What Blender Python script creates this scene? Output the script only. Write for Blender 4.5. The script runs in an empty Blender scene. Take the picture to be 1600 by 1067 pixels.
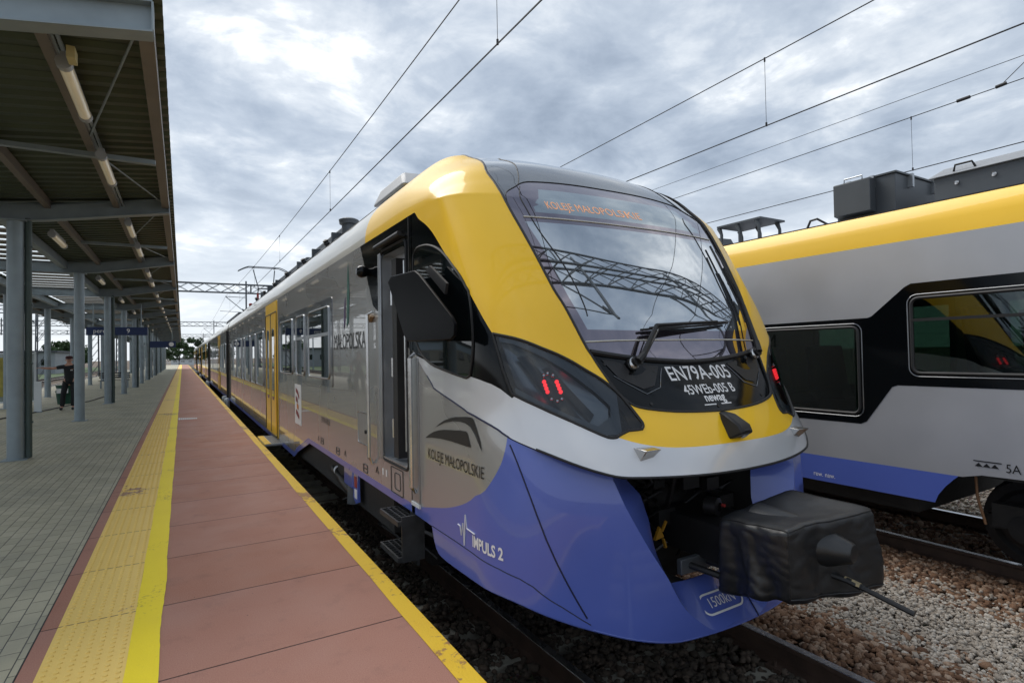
# Railway station scene: platform with canopy on the left, electric train alongside, a second train to the right.
# World frame: Y runs along the tracks away from the camera, X to the right, z = 0 is the platform surface.
import bpy, bmesh, math, random
import numpy as np
from mathutils import Vector, Matrix
from mathutils.geometry import delaunay_2d_cdt
from mathutils.bvhtree import BVHTree
SC=bpy.context.scene; COL=SC.collection
R=math.radians
rnd=random.Random(7)
# ---------------------------------------------------------------- camera
cd=bpy.data.cameras.new('camera'); cam=bpy.data.objects.new('camera',cd); COL.objects.link(cam)
cd.sensor_fit='HORIZONTAL'; cd.sensor_width=36; cd.lens=36*871.2/1600; cd.clip_start=.05; cd.clip_end=3000
_yc=Vector(((285-800)/871.2,-(560.2-533.5)/871.2,-1)).normalized()
_r=-0.01846
_up=Vector((math.sin(_r),math.cos(_r),0)); _up.z=-(_up.dot(_yc))/_yc.z; _up.normalize()
_xc=_yc.cross(_up)
cam.matrix_world=Matrix.Translation((0,0,1.65))@Matrix((_xc,_yc,_up)).to_4x4()
SC.camera=cam
# ---------------------------------------------------------------- world: hazy sky behind a broken cloud layer
SUN_EL,SUN_AZ=R(52),R(-22)     # azimuth from +Y towards +X
W=bpy.data.worlds.new('World'); SC.world=W; W.use_nodes=True
nt=W.node_tree; N=nt.nodes; L=nt.links
for n in list(N): N.remove(n)
def nd(t,**k):
    n=N.new(t)
    for a,b in k.items(): setattr(n,a,b)
    return n
def math_(op,a,b=None,c=None):
    n=nd('ShaderNodeMath',operation=op)
    for i,x in enumerate((a,b,c)):
        if x is None: continue
        if isinstance(x,(int,float)): n.inputs[i].default_value=x
        else: L.new(x,n.inputs[i])
    return n.outputs[0]
out=nd('ShaderNodeOutputWorld'); bg=nd('ShaderNodeBackground'); L.new(bg.outputs[0],out.inputs[0])
sky=nd('ShaderNodeTexSky',sky_type='NISHITA'); sky.sun_disc=False; sky.sun_elevation=SUN_EL; sky.sun_rotation=SUN_AZ
tc=nd('ShaderNodeTexCoord'); sep=nd('ShaderNodeSeparateXYZ'); L.new(tc.outputs['Generated'],sep.inputs[0])
zc=math_('ADD',math_('MAXIMUM',sep.outputs[2],0.0),.16)
px_=math_('DIVIDE',sep.outputs[0],zc); py_=math_('DIVIDE',sep.outputs[1],zc)
cb=nd('ShaderNodeCombineXYZ'); L.new(px_,cb.inputs[0]); L.new(py_,cb.inputs[1])
def noise(scale,detail,rough,off,dist=0.):
    m=nd('ShaderNodeMapping'); m.inputs['Location'].default_value=off; L.new(cb.outputs[0],m.inputs[0])
    n=nd('ShaderNodeTexNoise'); n.inputs['Scale'].default_value=scale; n.inputs['Detail'].default_value=detail
    n.inputs['Roughness'].default_value=rough; n.inputs['Distortion'].default_value=dist; L.new(m.outputs[0],n.inputs[0]); return n.outputs[0]
n1=noise(2.1,9,.56,(3.1,1.7,0),.35); n2=noise(.8,4,.5,(9.3,4.2,0)); n3=noise(6.,8,.6,(1.3,8.2,0),.4)
# brighter where the sun stands behind the cloud
sv=(math.sin(R(-8))*math.cos(R(38)),math.cos(R(-8))*math.cos(R(38)),math.sin(R(38)))
dp=nd('ShaderNodeVectorMath',operation='DOT_PRODUCT'); L.new(tc.outputs['Generated'],dp.inputs[0]); dp.inputs[1].default_value=sv
glow=math_('POWER',math_('MAXIMUM',dp.outputs['Value'],0.),7.)
dens=math_('ADD',math_('MULTIPLY',n1,.60),math_('ADD',math_('MULTIPLY',n2,.22),math_('MULTIPLY',n3,.20)))
dens=math_('ADD',dens,math_('MULTIPLY',glow,.055))
cr=nd('ShaderNodeValToRGB'); L.new(dens,cr.inputs[0])
e=cr.color_ramp.elements
e[0].position=.37; e[0].color=(.185,.225,.285,1)
e[1].position=.76; e[1].color=(1.05,1.05,1.04,1)
for p,c_ in ((.46,(.26,.305,.37,1)),(.53,(.34,.385,.445,1)),(.59,(.47,.505,.545,1)),(.65,(.76,.77,.775,1))):
    x=e.new(p); x.color=c_
hz=nd('ShaderNodeMapRange'); hz.inputs['From Min'].default_value=0; hz.inputs['From Max'].default_value=.30; L.new(sep.outputs[2],hz.inputs['Value'])
mixh=nd('ShaderNodeMixRGB'); L.new(hz.outputs[0],mixh.inputs[0]); mixh.inputs[1].default_value=(.52,.555,.595,1); L.new(cr.outputs[0],mixh.inputs[2])
sc10=nd('ShaderNodeMixRGB',blend_type='MULTIPLY'); sc10.inputs[0].default_value=1; L.new(mixh.outputs[0],sc10.inputs[1]); sc10.inputs[2].default_value=(10,10,10,1)
fin=nd('ShaderNodeMixRGB'); fin.inputs[0].default_value=.94; L.new(sky.outputs[0],fin.inputs[1]); L.new(sc10.outputs[0],fin.inputs[2])
L.new(fin.outputs[0],bg.inputs[0]); bg.inputs[1].default_value=.1
# ---------------------------------------------------------------- sun
sd=bpy.data.lights.new('sun','SUN'); sd.energy=1.5; sd.angle=R(45); sd.color=(1,.96,.9)
so=bpy.data.objects.new('sun',sd); COL.objects.link(so)
so.rotation_euler=Vector((math.sin(SUN_AZ)*math.cos(SUN_EL),math.cos(SUN_AZ)*math.cos(SUN_EL),math.sin(SUN_EL))).to_track_quat('Z','Y').to_euler()
vs=SC.view_settings; vs.view_transform='Standard'; vs.look='None'; vs.gamma=1; vs.use_curve_mapping=False; vs.exposure=0.80
# ---------------------------------------------------------------- materials
MT={}
def mat(name,col,rough=.5,metal=0.,coat=0.,ior=1.5,noise=None,bump=None,emit=None,alpha=None,coatr=.03,spec=.5):
    """procedural material; noise=(scale,amount[,detail]) varies the colour, bump=(scale,strength)"""
    m=bpy.data.materials.new(name); m.use_nodes=True; t=m.node_tree; b=t.nodes['Principled BSDF']; l=t.links
    b.inputs['Base Color'].default_value=(*col,1); b.inputs['Roughness'].default_value=rough; b.inputs['Metallic'].default_value=metal
    b.inputs['Coat Weight'].default_value=coat; b.inputs['Coat Roughness'].default_value=coatr; b.inputs['IOR'].default_value=ior
    b.inputs['Specular IOR Level'].default_value=spec
    if emit: b.inputs['Emission Color'].default_value=(*emit[0],1); b.inputs['Emission Strength'].default_value=emit[1]
    tcn=None
    if noise or bump:
        tcn=t.nodes.new('ShaderNodeTexCoord')
    if noise:
        n=t.nodes.new('ShaderNodeTexNoise'); n.inputs['Scale'].default_value=noise[0]; n.inputs['Detail'].default_value=noise[2] if len(noise)>2 else 5
        l.new(tcn.outputs['Object'],n.inputs[0])
        mr=t.nodes.new('ShaderNodeMapRange'); mr.inputs['From Min'].default_value=.25; mr.inputs['From Max'].default_value=.75
        mr.inputs['To Min'].default_value=1-noise[1]; mr.inputs['To Max'].default_value=1+noise[1]; l.new(n.outputs[0],mr.inputs[0])
        mx=t.nodes.new('ShaderNodeVectorMath'); mx.operation='SCALE'; mx.inputs[0].default_value=col; l.new(mr.outputs[0],mx.inputs['Scale'])
        l.new(mx.outputs[0],b.inputs['Base Color'])
        mr2=t.nodes.new('ShaderNodeMapRange'); mr2.inputs['To Min'].default_value=max(rough-.08,0.01); mr2.inputs['To Max'].default_value=min(rough+.1,1); l.new(n.outputs[0],mr2.inputs[0]); l.new(mr2.outputs[0],b.inputs['Roughness'])
    if bump:
        n=t.nodes.new('ShaderNodeTexNoise'); n.inputs['Scale'].default_value=bump[0]; n.inputs['Detail'].default_value=4 if bump[0]>3 else 1; l.new(tcn.outputs['Object'],n.inputs[0])
        bp=t.nodes.new('ShaderNodeBump'); bp.inputs['Strength'].default_value=bump[1]; bp.inputs['Distance'].default_value=bump[2] if len(bump)>2 else .01
        l.new(n.outputs[0],bp.inputs['Height']); l.new(bp.outputs[0],b.inputs['Normal'])
        if coat: l.new(bp.outputs[0],b.inputs['Coat Normal'])
    MT[name]=m; return m
YEL=mat('yellow_paint',(.97,.58,.010),.40,0,.45,noise=(1.3,.05),bump=(1.6,.25,.004))
SIL=mat('sky_lit_silver_paint',(.66,.67,.69),.32,.35,.8,noise=(2,.04),bump=(1.1,.2,.0025))  # flank silver brightened: sky light on the curved band put into the colour
GRY=mat('side_silver_paint',(.36,.355,.34),.26,.35,1.,noise=(.7,.04,2),bump=(.9,.13,.002),coatr=.02)  # same silver as the band, without its painted-in sky light
GRY2=mat('dull_silver_paint',(.46,.47,.50),.42,.45,.35,noise=(1.5,.07),bump=(1.5,.2,.004),coatr=.25)
BLU=mat('blue_paint',(.088,.135,.48),.3,0,.6,noise=(1.7,.06),bump=(1.4,.22,.003))
CRM=mat('sky_glare_roof_paint',(.62,.60,.53),.35,.1,.7,noise=(1.2,.07),bump=(2.,.4,.004))  # sky glare on yellow roof shoulders put into the colour; heater lines reuse it
BLK=mat('gloss_black_panel',(.003,.004,.005),.10,0,.0,ior=1.38,bump=(.8,.2,.002),spec=.4)
DGP=mat('dark_grey_gloss',(.11,.12,.135),.18,.2,1.,ior=1.6,bump=(1.2,.2,.002))
RUB=mat('black_rubber',(.012,.012,.013),.55,noise=(9,.2))
MBK=mat('matt_black_metal',(.018,.018,.019),.45,.3,noise=(6,.3))
UND=mat('underframe_grime',(.020,.019,.018),.75,noise=(4,.5),bump=(20,.3,.01))
CHR=mat('brushed_steel',(.55,.55,.55),.22,1.,noise=(14,.08))
ALU=mat('aluminium_frame',(.40,.42,.44),.35,.8,noise=(8,.06))
STL=mat('galvanised_blue_grey_steel',(.25,.30,.33),.45,.25,noise=(3,.16,6),bump=(14,.08,.004))
STLB=mat('warm_grey_painted_steel',(.175,.15,.125),.5,.15,noise=(3,.16))
RFS=mat('roof_box_grey',(.085,.095,.105),.45,.3,noise=(2,.15))
RFL=mat('roof_lid_grey',(.33,.34,.35),.5,.2,noise=(2,.1))
WHT=mat('white_vinyl',(.80,.80,.80),.4)
INK=mat('black_vinyl',(.012,.012,.013),.4)
LED=mat('amber_led',(.3,.15,.08),.5,emit=((1.,.50,.28),.28))
RED=mat('red_led',(.5,.02,.02),.4,emit=((1.,.03,.04),.8))
CKY=mat('dull_yellow_cock',(.30,.15,.01),.6)
RDO=mat('dim_red_lens',(.35,.01,.015),.25,coat=.5)
WIR=mat('wire_black',(.02,.02,.022),.6,noise=(5,.2))
YPL=mat('plastic_yellow',(.75,.40,.01),.5)
# body colour panels in the far part of the train share paints above
def glass(name,base,ior=1.9,rough=.02,bumps=.15,metal=0):
    return mat(name,base,rough,metal,1.,ior=ior,bump=(.7,bumps,.002),spec=.5,coatr=.0)
WSG=glass('windscreen_glass',(.42,.455,.49),1.6,metal=.93); FRT=glass('windscreen_frit',(.20,.18,.21),1.5,metal=.9); GLS=glass('tinted_window_glass',(.010,.016,.015),1.75)
GLG=glass('green_tinted_glass',(.018,.050,.036),1.5); LEDG=glass('display_glass',(.30,.345,.37),1.6,metal=.85)
def thin_glass(name,tint,mixf=.15):
    m=bpy.data.materials.new(name); m.use_nodes=True; t=m.node_tree; t.nodes.clear(); l=t.links
    o=t.nodes.new('ShaderNodeOutputMaterial'); tr=t.nodes.new('ShaderNodeBsdfTransparent'); tr.inputs[0].default_value=(*tint,1)
    g=t.nodes.new('ShaderNodeBsdfGlossy'); g.inputs['Roughness'].default_value=.02
    fr=t.nodes.new('ShaderNodeFresnel'); fr.inputs[0].default_value=1.6; mx=t.nodes.new('ShaderNodeMixShader')
    ad=t.nodes.new('ShaderNodeMath'); ad.operation='ADD'; ad.use_clamp=True; ad.inputs[1].default_value=mixf; l.new(fr.outputs[0],ad.inputs[0])
    l.new(ad.outputs[0],mx.inputs[0]); l.new(tr.outputs[0],mx.inputs[1]); l.new(g.outputs[0],mx.inputs[2]); l.new(mx.outputs[0],o.inputs[0]); return m
HLG=thin_glass('headlamp_cover_glass',(.72,.78,.84),.0)
LMP=thin_glass('lamp_diffuser_plastic',(.9,.88,.8),.05)
def nmat(name):
    m=bpy.data.materials.new(name); m.use_nodes=True; t=m.node_tree; return m,t,t.nodes['Principled BSDF']
class NB:
    """small helper to write node maths"""
    def __init__(s,t): s.t=t
    def m(s,op,a,b=None,c=None,clamp=False):
        n=s.t.nodes.new('ShaderNodeMath'); n.operation=op; n.use_clamp=clamp
        for i,x in enumerate((a,b,c)):
            if x is None: continue
            if isinstance(x,(int,float)): n.inputs[i].default_value=x
            else: s.t.links.new(x,n.inputs[i])
        return n.outputs[0]
    def noise(s,vec,scale,detail=5,rough=.5):
        n=s.t.nodes.new('ShaderNodeTexNoise'); n.inputs['Scale'].default_value=scale; n.inputs['Detail'].default_value=detail; n.inputs['Roughness'].default_value=rough
        s.t.links.new(vec,n.inputs[0]); return n.outputs[0]
    def mix(s,f,a,b,mode='MIX'):
        n=s.t.nodes.new('ShaderNodeMixRGB'); n.blend_type=mode
        for i,x in enumerate((f,a,b)):
            if isinstance(x,(int,float)): n.inputs[i].default_value=x
            elif isinstance(x,tuple): n.inputs[i].default_value=(*x,1)
            else: s.t.links.new(x,n.inputs[i])
        return n.outputs[0]
    def rng(s,x,a,b,c,d):
        n=s.t.nodes.new('ShaderNodeMapRange'); s.t.links.new(x,n.inputs[0])
        for i,v in enumerate((a,b,c,d)): n.inputs[1+i].default_value=v
        return n.outputs[0]
def coords(t):
    tc=t.nodes.new('ShaderNodeTexCoord'); sp=t.nodes.new('ShaderNodeSeparateXYZ'); t.links.new(tc.outputs['Object'],sp.inputs[0]); return tc.outputs['Object'],sp.outputs
def bump(t,b,h,dist=.004,strength=1.):
    n=t.nodes.new('ShaderNodeBump'); n.inputs['Strength'].default_value=strength; n.inputs['Distance'].default_value=dist; t.links.new(h,n.inputs['Height']); t.links.new(n.outputs[0],b.inputs['Normal'])
def m_red():
    m,t,b=nmat('red_concrete_slabs'); q=NB(t); v,(x,y,z)=coords(t)
    f=q.m('FRACT',q.m('DIVIDE',q.m('SUBTRACT',y,.365),1.02)); d=q.m('MINIMUM',f,q.m('SUBTRACT',1.,f))
    joint=q.rng(d,.0025,.007,1,0)
    slab=q.m('FLOOR',q.m('DIVIDE',q.m('SUBTRACT',y,.365),1.02)); wn=t.nodes.new('ShaderNodeTexWhiteNoise'); wn.noise_dimensions='1D'; t.links.new(slab,wn.inputs['W'])
    c=q.mix(q.noise(v,1.1,6,.6),(.37,.145,.088),(.28,.108,.068))
    c=q.mix(q.rng(wn.outputs[0],0,1,0,.8),c,(.36,.165,.125))
    c=q.mix(q.rng(q.noise(v,170,2),.35,.65,0,.6),c,(.46,.25,.18))
    c=q.mix(q.rng(q.noise(v,3.2,8,.7),.54,.76,0,.42),c,(.16,.08,.065))
    c=q.mix(q.rng(q.noise(v,38,2),.735,.76,0,.8),c,(.10,.06,.05))
    c=q.mix(joint,c,(.06,.03,.025)); t.links.new(c,b.inputs['Base Color'])
    t.links.new(q.rng(q.noise(v,2.,4),.3,.7,.62,.85),b.inputs['Roughness'])
    bump(t,b,q.m('SUBTRACT',q.m('MULTIPLY',q.noise(v,160,3),.35),q.m('MULTIPLY',joint,1.5)),.004); return m
def m_pav():
    m,t,b=nmat('grey_green_pavers'); q=NB(t); v,(x,y,z)=coords(t)
    br=t.nodes.new('ShaderNodeTexBrick'); br.offset=.5; br.inputs['Scale'].default_value=1; br.inputs['Brick Width'].default_value=.2; br.inputs['Row Height'].default_value=.1
    br.inputs['Mortar Size'].default_value=.0035; br.inputs['Mortar Smooth'].default_value=.4; br.inputs['Bias'].default_value=0
    br.inputs['Color1'].default_value=(.49,.445,.31,1); br.inputs['Color2'].default_value=(.40,.365,.25,1); br.inputs['Mortar'].default_value=(.035,.035,.028,1)
    mp=t.nodes.new('ShaderNodeMapping'); mp.inputs['Rotation'].default_value=(0,0,math.pi/2); t.links.new(v,mp.inputs[0]); t.links.new(mp.outputs[0],br.inputs[0])
    c=q.mix(q.rng(q.noise(v,.9,5,.65),.4,.75,0,.5),br.outputs[0],(.13,.13,.11)); c=q.mix(q.rng(q.noise(v,2.7,4),.62,.8,0,.4),c,(.27,.265,.22))
    c=q.mix(q.rng(q.noise(v,150,2),.4,.7,0,.3),c,(.30,.30,.26)); t.links.new(c,b.inputs['Base Color'])
    t.links.new(q.rng(q.noise(v,1.3,4),.3,.7,.5,.72),b.inputs['Roughness'])
    bump(t,b,q.m('SUBTRACT',q.m('MULTIPLY',q.noise(v,120,3),.3),br.outputs['Fac']),.005); return m
def m_worn(name,base,worn,under,thr,sc=9,y0=None):
    m,t,b=nmat(name); q=NB(t); v,(x,y,z)=coords(t)
    c=q.mix(q.noise(v,2.2,5,.6),base,worn)
    n=q.noise(v,sc,8,.7); big=q.noise(v,.8,2)
    k=q.rng(q.m('ADD',n,q.m('MULTIPLY',q.m('SUBTRACT',big,.5),1.3)),thr,thr+.07,0,1)
    c=q.mix(k,c,under); c=q.mix(q.rng(q.noise(v,60,3),.64,.74,0,.15),c,(.25,.17,.07)); t.links.new(c,b.inputs['Base Color']); b.inputs['Roughness'].default_value=.6
    bump(t,b,q.noise(v,110,3),.003,.6); return m
RCO=m_red(); PAV=m_pav()
TAC=m_worn('worn_yellow_tactile_paving',(.88,.62,.17),(.80,.54,.13),(.36,.20,.13),.72)
YLN=m_worn('bright_yellow_road_paint',(.95,.74,.0),(.86,.65,.0),(.55,.38,.03),.66,30)
YED=m_worn('worn_yellow_edge_paint',(.84,.56,.015),(.72,.43,.015),(.34,.17,.05),.60,14)
CON=mat('sleeper_concrete',(.27,.26,.22),.8,noise=(6,.25),bump=(40,.3,.01))
RST=mat('rail_rust',(.060,.035,.024),.75,noise=(7,.35),bump=(50,.3,.004))
RLT=mat('rail_polished_top',(.42,.42,.44),.25,.9,noise=(9,.15))
def m_stone(name,c1,c2,c3):
    m,t,b=nmat(name); q=NB(t); v,_=coords(t)
    g=t.nodes.new('ShaderNodeNewGeometry'); cr=t.nodes.new('ShaderNodeValToRGB'); t.links.new(g.outputs['Random Per Island'],cr.inputs[0])
    e=cr.color_ramp.elements; e[0].color=(*c1,1); e[1].color=(*c3,1); x=e.new(.55); x.color=(*c2,1)
    c=q.mix(q.rng(q.noise(v,70,4),.3,.7,0,.5),cr.outputs[0],tuple(k*.55 for k in c2)); t.links.new(c,b.inputs['Base Color']); b.inputs['Roughness'].default_value=.85
    bump(t,b,q.noise(v,90,4),.004); return m
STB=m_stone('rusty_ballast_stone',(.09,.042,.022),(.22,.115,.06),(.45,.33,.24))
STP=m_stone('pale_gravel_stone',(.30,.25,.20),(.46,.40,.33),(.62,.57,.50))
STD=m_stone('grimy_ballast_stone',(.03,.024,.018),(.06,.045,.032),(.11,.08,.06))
def m_ground():
    m,t,b=nmat('ballast_ground'); q=NB(t); v,(x,y,z)=coords(t)
    vo=t.nodes.new('ShaderNodeTexVoronoi'); vo.inputs['Scale'].default_value=26; t.links.new(v,vo.inputs[0])
    c=q.mix(q.noise(v,.6,4),(.12,.075,.045),(.20,.16,.12)); c=q.mix(.5,c,vo.outputs['Color'],'MULTIPLY'); t.links.new(c,b.inputs['Base Color']); b.inputs['Roughness'].default_value=.9
    bump(t,b,vo.outputs['Distance'],.03); return m
GRD=m_ground()
GRS=mat('trackside_grass',(.05,.085,.025),.9,noise=(.6,.4),bump=(6,.5,.05))
LEF=mat('tree_leaves',(.045,.085,.028),.7,noise=(.8,.35))
BRK=mat('bark',(.06,.045,.035),.9,noise=(4,.3))
GRC=mat('corrugated_green_sheet',(.060,.078,.050),.45,.35,noise=(1.2,.2))
FAS=mat('fascia_blue_white_sheet',(.42,.50,.58),.4,.3,noise=(2,.06))
TRN=mat('translucent_roof_sheet',(.8,.82,.82),.5)
b_=TRN.node_tree.nodes['Principled BSDF']; b_.inputs['Transmission Weight'].default_value=.0
def m_translucent():
    m=bpy.data.materials.new('translucent_sheet'); m.use_nodes=True; t=m.node_tree; t.nodes.clear(); o=t.nodes.new('ShaderNodeOutputMaterial')
    a=t.nodes.new('ShaderNodeBsdfTranslucent'); a.inputs[0].default_value=(.85,.88,.88,1); d=t.nodes.new('ShaderNodeBsdfTransparent'); d.inputs[0].default_value=(.85,.88,.9,1); mx=t.nodes.new('ShaderNodeMixShader'); mx.inputs[0].default_value=.3
    t.links.new(a.outputs[0],mx.inputs[1]); t.links.new(d.outputs[0],mx.inputs[2]); t.links.new(mx.outputs[0],o.inputs[0]); return m
TRN=m_translucent()
NAV=mat('navy_sign_face',(.008,.025,.10),.4)
COV=mat('black_coated_fabric',(.009,.010,.012),.44,noise=(3,.2),bump=(9,.25,.01),spec=.7)
SKN=mat('skin',(.45,.24,.17),.55); CLO=mat('dark_uniform_cloth',(.008,.009,.012),.8,noise=(20,.3)); SHO=mat('black_shoe_leather',(.01,.01,.01),.4); CAP=mat('dark_red_cap_cloth',(.05,.012,.012),.8)
GRN=mat('green_plastic',(.01,.07,.045),.5); BWL=mat('pale_render_wall',(.42,.39,.33),.8,noise=(.5,.1)); BLW=mat('grey_building_wall',(.28,.30,.32),.8,noise=(.3,.1)); BRF=mat('dark_roof_felt',(.07,.075,.085),.8)
WHP=mat('white_painted_metal',(.62,.66,.68),.5,noise=(3,.08)); REDM=mat('red_painted_metal',(.30,.03,.025),.5)
# ---------------------------------------------------------------- mesh helpers
class MB:
    def __init__(s): s.v=[]; s.f=[]; s.sm=[]
    def add(s,vs_,fs,smooth=False):
        o=len(s.v); s.v+= [tuple(map(float,a)) for a in vs_]; s.f+=[tuple(i+o for i in f) for f in fs]; s.sm+=[smooth]*len(fs); return s
    def box(s,x0,x1,y0,y1,z0,z1):
        return s.add([(x0,y0,z0),(x1,y0,z0),(x1,y1,z0),(x0,y1,z0),(x0,y0,z1),(x1,y0,z1),(x1,y1,z1),(x0,y1,z1)],
            [(0,3,2,1),(4,5,6,7),(0,1,5,4),(1,2,6,5),(2,3,7,6),(3,0,4,7)])
    def hexa(s,p): return s.add(p,[(0,3,2,1),(4,5,6,7),(0,1,5,4),(1,2,6,5),(2,3,7,6),(3,0,4,7)])
    def tube(s,path,r,n=8,cap=True,smooth=True):
        P=[Vector(p) for p in path]; vs_=[]; fs=[]; rr=r if isinstance(r,(list,tuple)) else [r]*len(P)
        up=Vector((0,0,1))
        for i,p in enumerate(P):
            d=(P[min(i+1,len(P)-1)]-P[max(i-1,0)]).normalized()
            a=d.cross(up if abs(d.z)<.95 else Vector((0,1,0))).normalized(); b=d.cross(a)
            if i and a.dot(pa)<0: a=-a;b=-b
            pa=a
            vs_+=[p+(a*math.cos(2*math.pi*k/n)+b*math.sin(2*math.pi*k/n))*rr[i] for k in range(n)]
        for i in range(len(P)-1):
            for k in range(n): fs.append((i*n+k,i*n+(k+1)%n,(i+1)*n+(k+1)%n,(i+1)*n+k))
        s.add(vs_,fs,smooth)
        if cap: s.add([vs_[k] for k in range(n)],[tuple(range(n))]); s.add([vs_[-n+k] for k in range(n)],[tuple(range(n))[::-1]])
        return s
    def bar(s,a,b,w,h):
        a=Vector(a);b=Vector(b);d=(b-a).normalized();u=d.cross(Vector((0,0,1)) if abs(d.z)<.95 else Vector((0,1,0))).normalized()*w/2;v=d.cross(u).normalized()*h/2
        return s.hexa([a-u-v,a+u-v,a+u+v,a-u+v,b-u-v,b+u-v,b+u+v,b-u+v])
    def prism(s,poly,ext):
        """poly: 3D points of a planar polygon, ext: extrusion vector"""
        n=len(poly); e=Vector(ext); p=[Vector(q) for q in poly]; 
        s.add(p,[tuple(range(n))[::-1]]); s.add([q+e for q in p],[tuple(range(n))])
        for i in range(n): j=(i+1)%n; s.add([p[i],p[j],p[j]+e,p[i]+e],[(0,1,2,3)])
        return s
    def lathe(s,c,axis,prof,n=20):
        """prof: (distance along axis, radius)"""
        c=Vector(c);d=Vector(axis).normalized();a=d.cross(Vector((0,0,1)) if abs(d.z)<.95 else Vector((0,1,0))).normalized();b=d.cross(a)
        vs_=[];fs=[]
        for t_,r in prof: vs_+=[c+d*t_+(a*math.cos(2*math.pi*k/n)+b*math.sin(2*math.pi*k/n))*r for k in range(n)]
        for i in range(len(prof)-1):
            for k in range(n): fs.append((i*n+k,i*n+(k+1)%n,(i+1)*n+(k+1)%n,(i+1)*n+k))
        return s.add(vs_,fs,True)
    def each(s,name,m,parent,**k):
        """every separate piece of the mesh becomes an object of its own"""
        par_=list(range(len(s.v)))
        def fd(a):
            while par_[a]!=a: par_[a]=par_[par_[a]]; a=par_[a]
            return a
        key={}
        for i,v in enumerate(s.v):
            q=tuple(round(c,5) for c in v)
            if q in key: par_[fd(i)]=fd(key[q])
            else: key[q]=i
        for f in s.f:
            for a in f[1:]: par_[fd(a)]=fd(f[0])
        gr={}
        for i,f in enumerate(s.f): gr.setdefault(fd(f[0]),[]).append(i)
        out=[]
        for g in gr.values():
            q=MB(); ids=sorted({a for i in g for a in s.f[i]}); mp={a:b for b,a in enumerate(ids)}
            q.v=[s.v[a] for a in ids]; q.f=[tuple(mp[a] for a in s.f[i]) for i in g]; q.sm=[s.sm[i] for i in g]; out.append(q.build(name,m,parent,**k))
        return out
    def build(s,name,m,parent=None,bevel=0,recalc=True,sub=0,auto=True,mats=None):
        me=bpy.data.meshes.new(name); me.from_pydata(s.v,[],s.f); me.materials.append(m)
        if mats:
            for q in mats: me.materials.append(q)
        me.polygons.foreach_set('use_smooth',s.sm if len(s.sm)==len(me.polygons) else [False]*len(me.polygons))
        bm=bmesh.new(); bm.from_mesh(me); bmesh.ops.remove_doubles(bm,verts=bm.verts,dist=1e-5)
        if recalc: bmesh.ops.recalc_face_normals(bm,faces=bm.faces)
        bm.to_mesh(me); bm.free()
        if auto: 
            try: me.set_sharp_from_angle(angle=R(38))
            except Exception: pass
        o=bpy.data.objects.new(name,me); COL.objects.link(o)
        par(o,parent)
        if bevel:
            b=o.modifiers.new('bevel','BEVEL'); b.width=bevel; b.segments=2; b.limit_method='ANGLE'; b.angle_limit=R(40)
        return o
def wloc(o):
    v=Vector((0,0,0))
    while o: v+=o.location; o=o.parent
    return v
def par(o,p):
    """parent a mesh whose vertices are in world coordinates"""
    if p: o.location=-wloc(p); o.parent=p
    return o
def tag(o,label=None,cat=None,group=None,kind=None):
    if label: o['label']=label
    if cat: o['category']=cat
    if group: o['group']=group
    if kind: o['kind']=kind
    return o
def thing(name,label,cat,loc=(0,0,0),group=None):
    o=bpy.data.objects.new(name,None); COL.objects.link(o); o.location=loc; o.empty_display_size=.2
    return tag(o,label,cat,group)
def copytree(o,parent=None):
    c=o.copy(); COL.objects.link(c); c.parent=parent
    for ch in [x for x in o.children]: copytree(ch,c)
    return c
def txt(s,size,m,name,parent,place,font_x=1.,ext=0.0,bold=0.0,spacing=1.):
    """lettering as a flat mesh; place maps (x,y) of the glyph plane (centre origin) to the world"""
    cu=bpy.data.curves.new(name,'FONT'); cu.body=s; cu.size=size; cu.align_x='CENTER'; cu.align_y='CENTER'; cu.space_character=spacing; cu.offset=bold; cu.resolution_u=3
    o=bpy.data.objects.new(name,cu); dg=bpy.context.evaluated_depsgraph_get(); COL.objects.link(o); dg.update()
    me=bpy.data.meshes.new_from_object(o.evaluated_get(dg)); COL.objects.unlink(o); bpy.data.objects.remove(o)
    bm=bmesh.new(); bm.from_mesh(me); bmesh.ops.triangulate(bm,faces=bm.faces)
    if size>.05: 
        bmesh.ops.subdivide_edges(bm,edges=[e for e in bm.edges if e.calc_length()>size*.4],cuts=2); bmesh.ops.triangulate(bm,faces=bm.faces)
    for v in bm.verts: v.co=Vector(place(v.co.x*font_x,v.co.y))
    bm.to_mesh(me); bm.free(); me.name=name; me.materials.clear(); me.materials.append(m)
    q=bpy.data.objects.new(name,me); COL.objects.link(q)
    return par(q,parent)
def flat(name,poly,m,parent,place):
    me=bpy.data.meshes.new(name); me.from_pydata([tuple(place(*p)) for p in poly],[],[tuple(range(len(poly)))]); me.materials.append(m)
    o=bpy.data.objects.new(name,me); COL.objects.link(o); return par(o,parent)
def roundrect(x0,x1,y0,y1,r,n=5):
    P=[]
    for cx,cy,a0 in ((x1-r,y1-r,0),(x0+r,y1-r,90),(x0+r,y0+r,180),(x1-r,y0+r,270)):
        for i in range(n+1): a=R(a0+90*i/n); P.append((cx+r*math.cos(a),cy+r*math.sin(a)))
    return P
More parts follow.
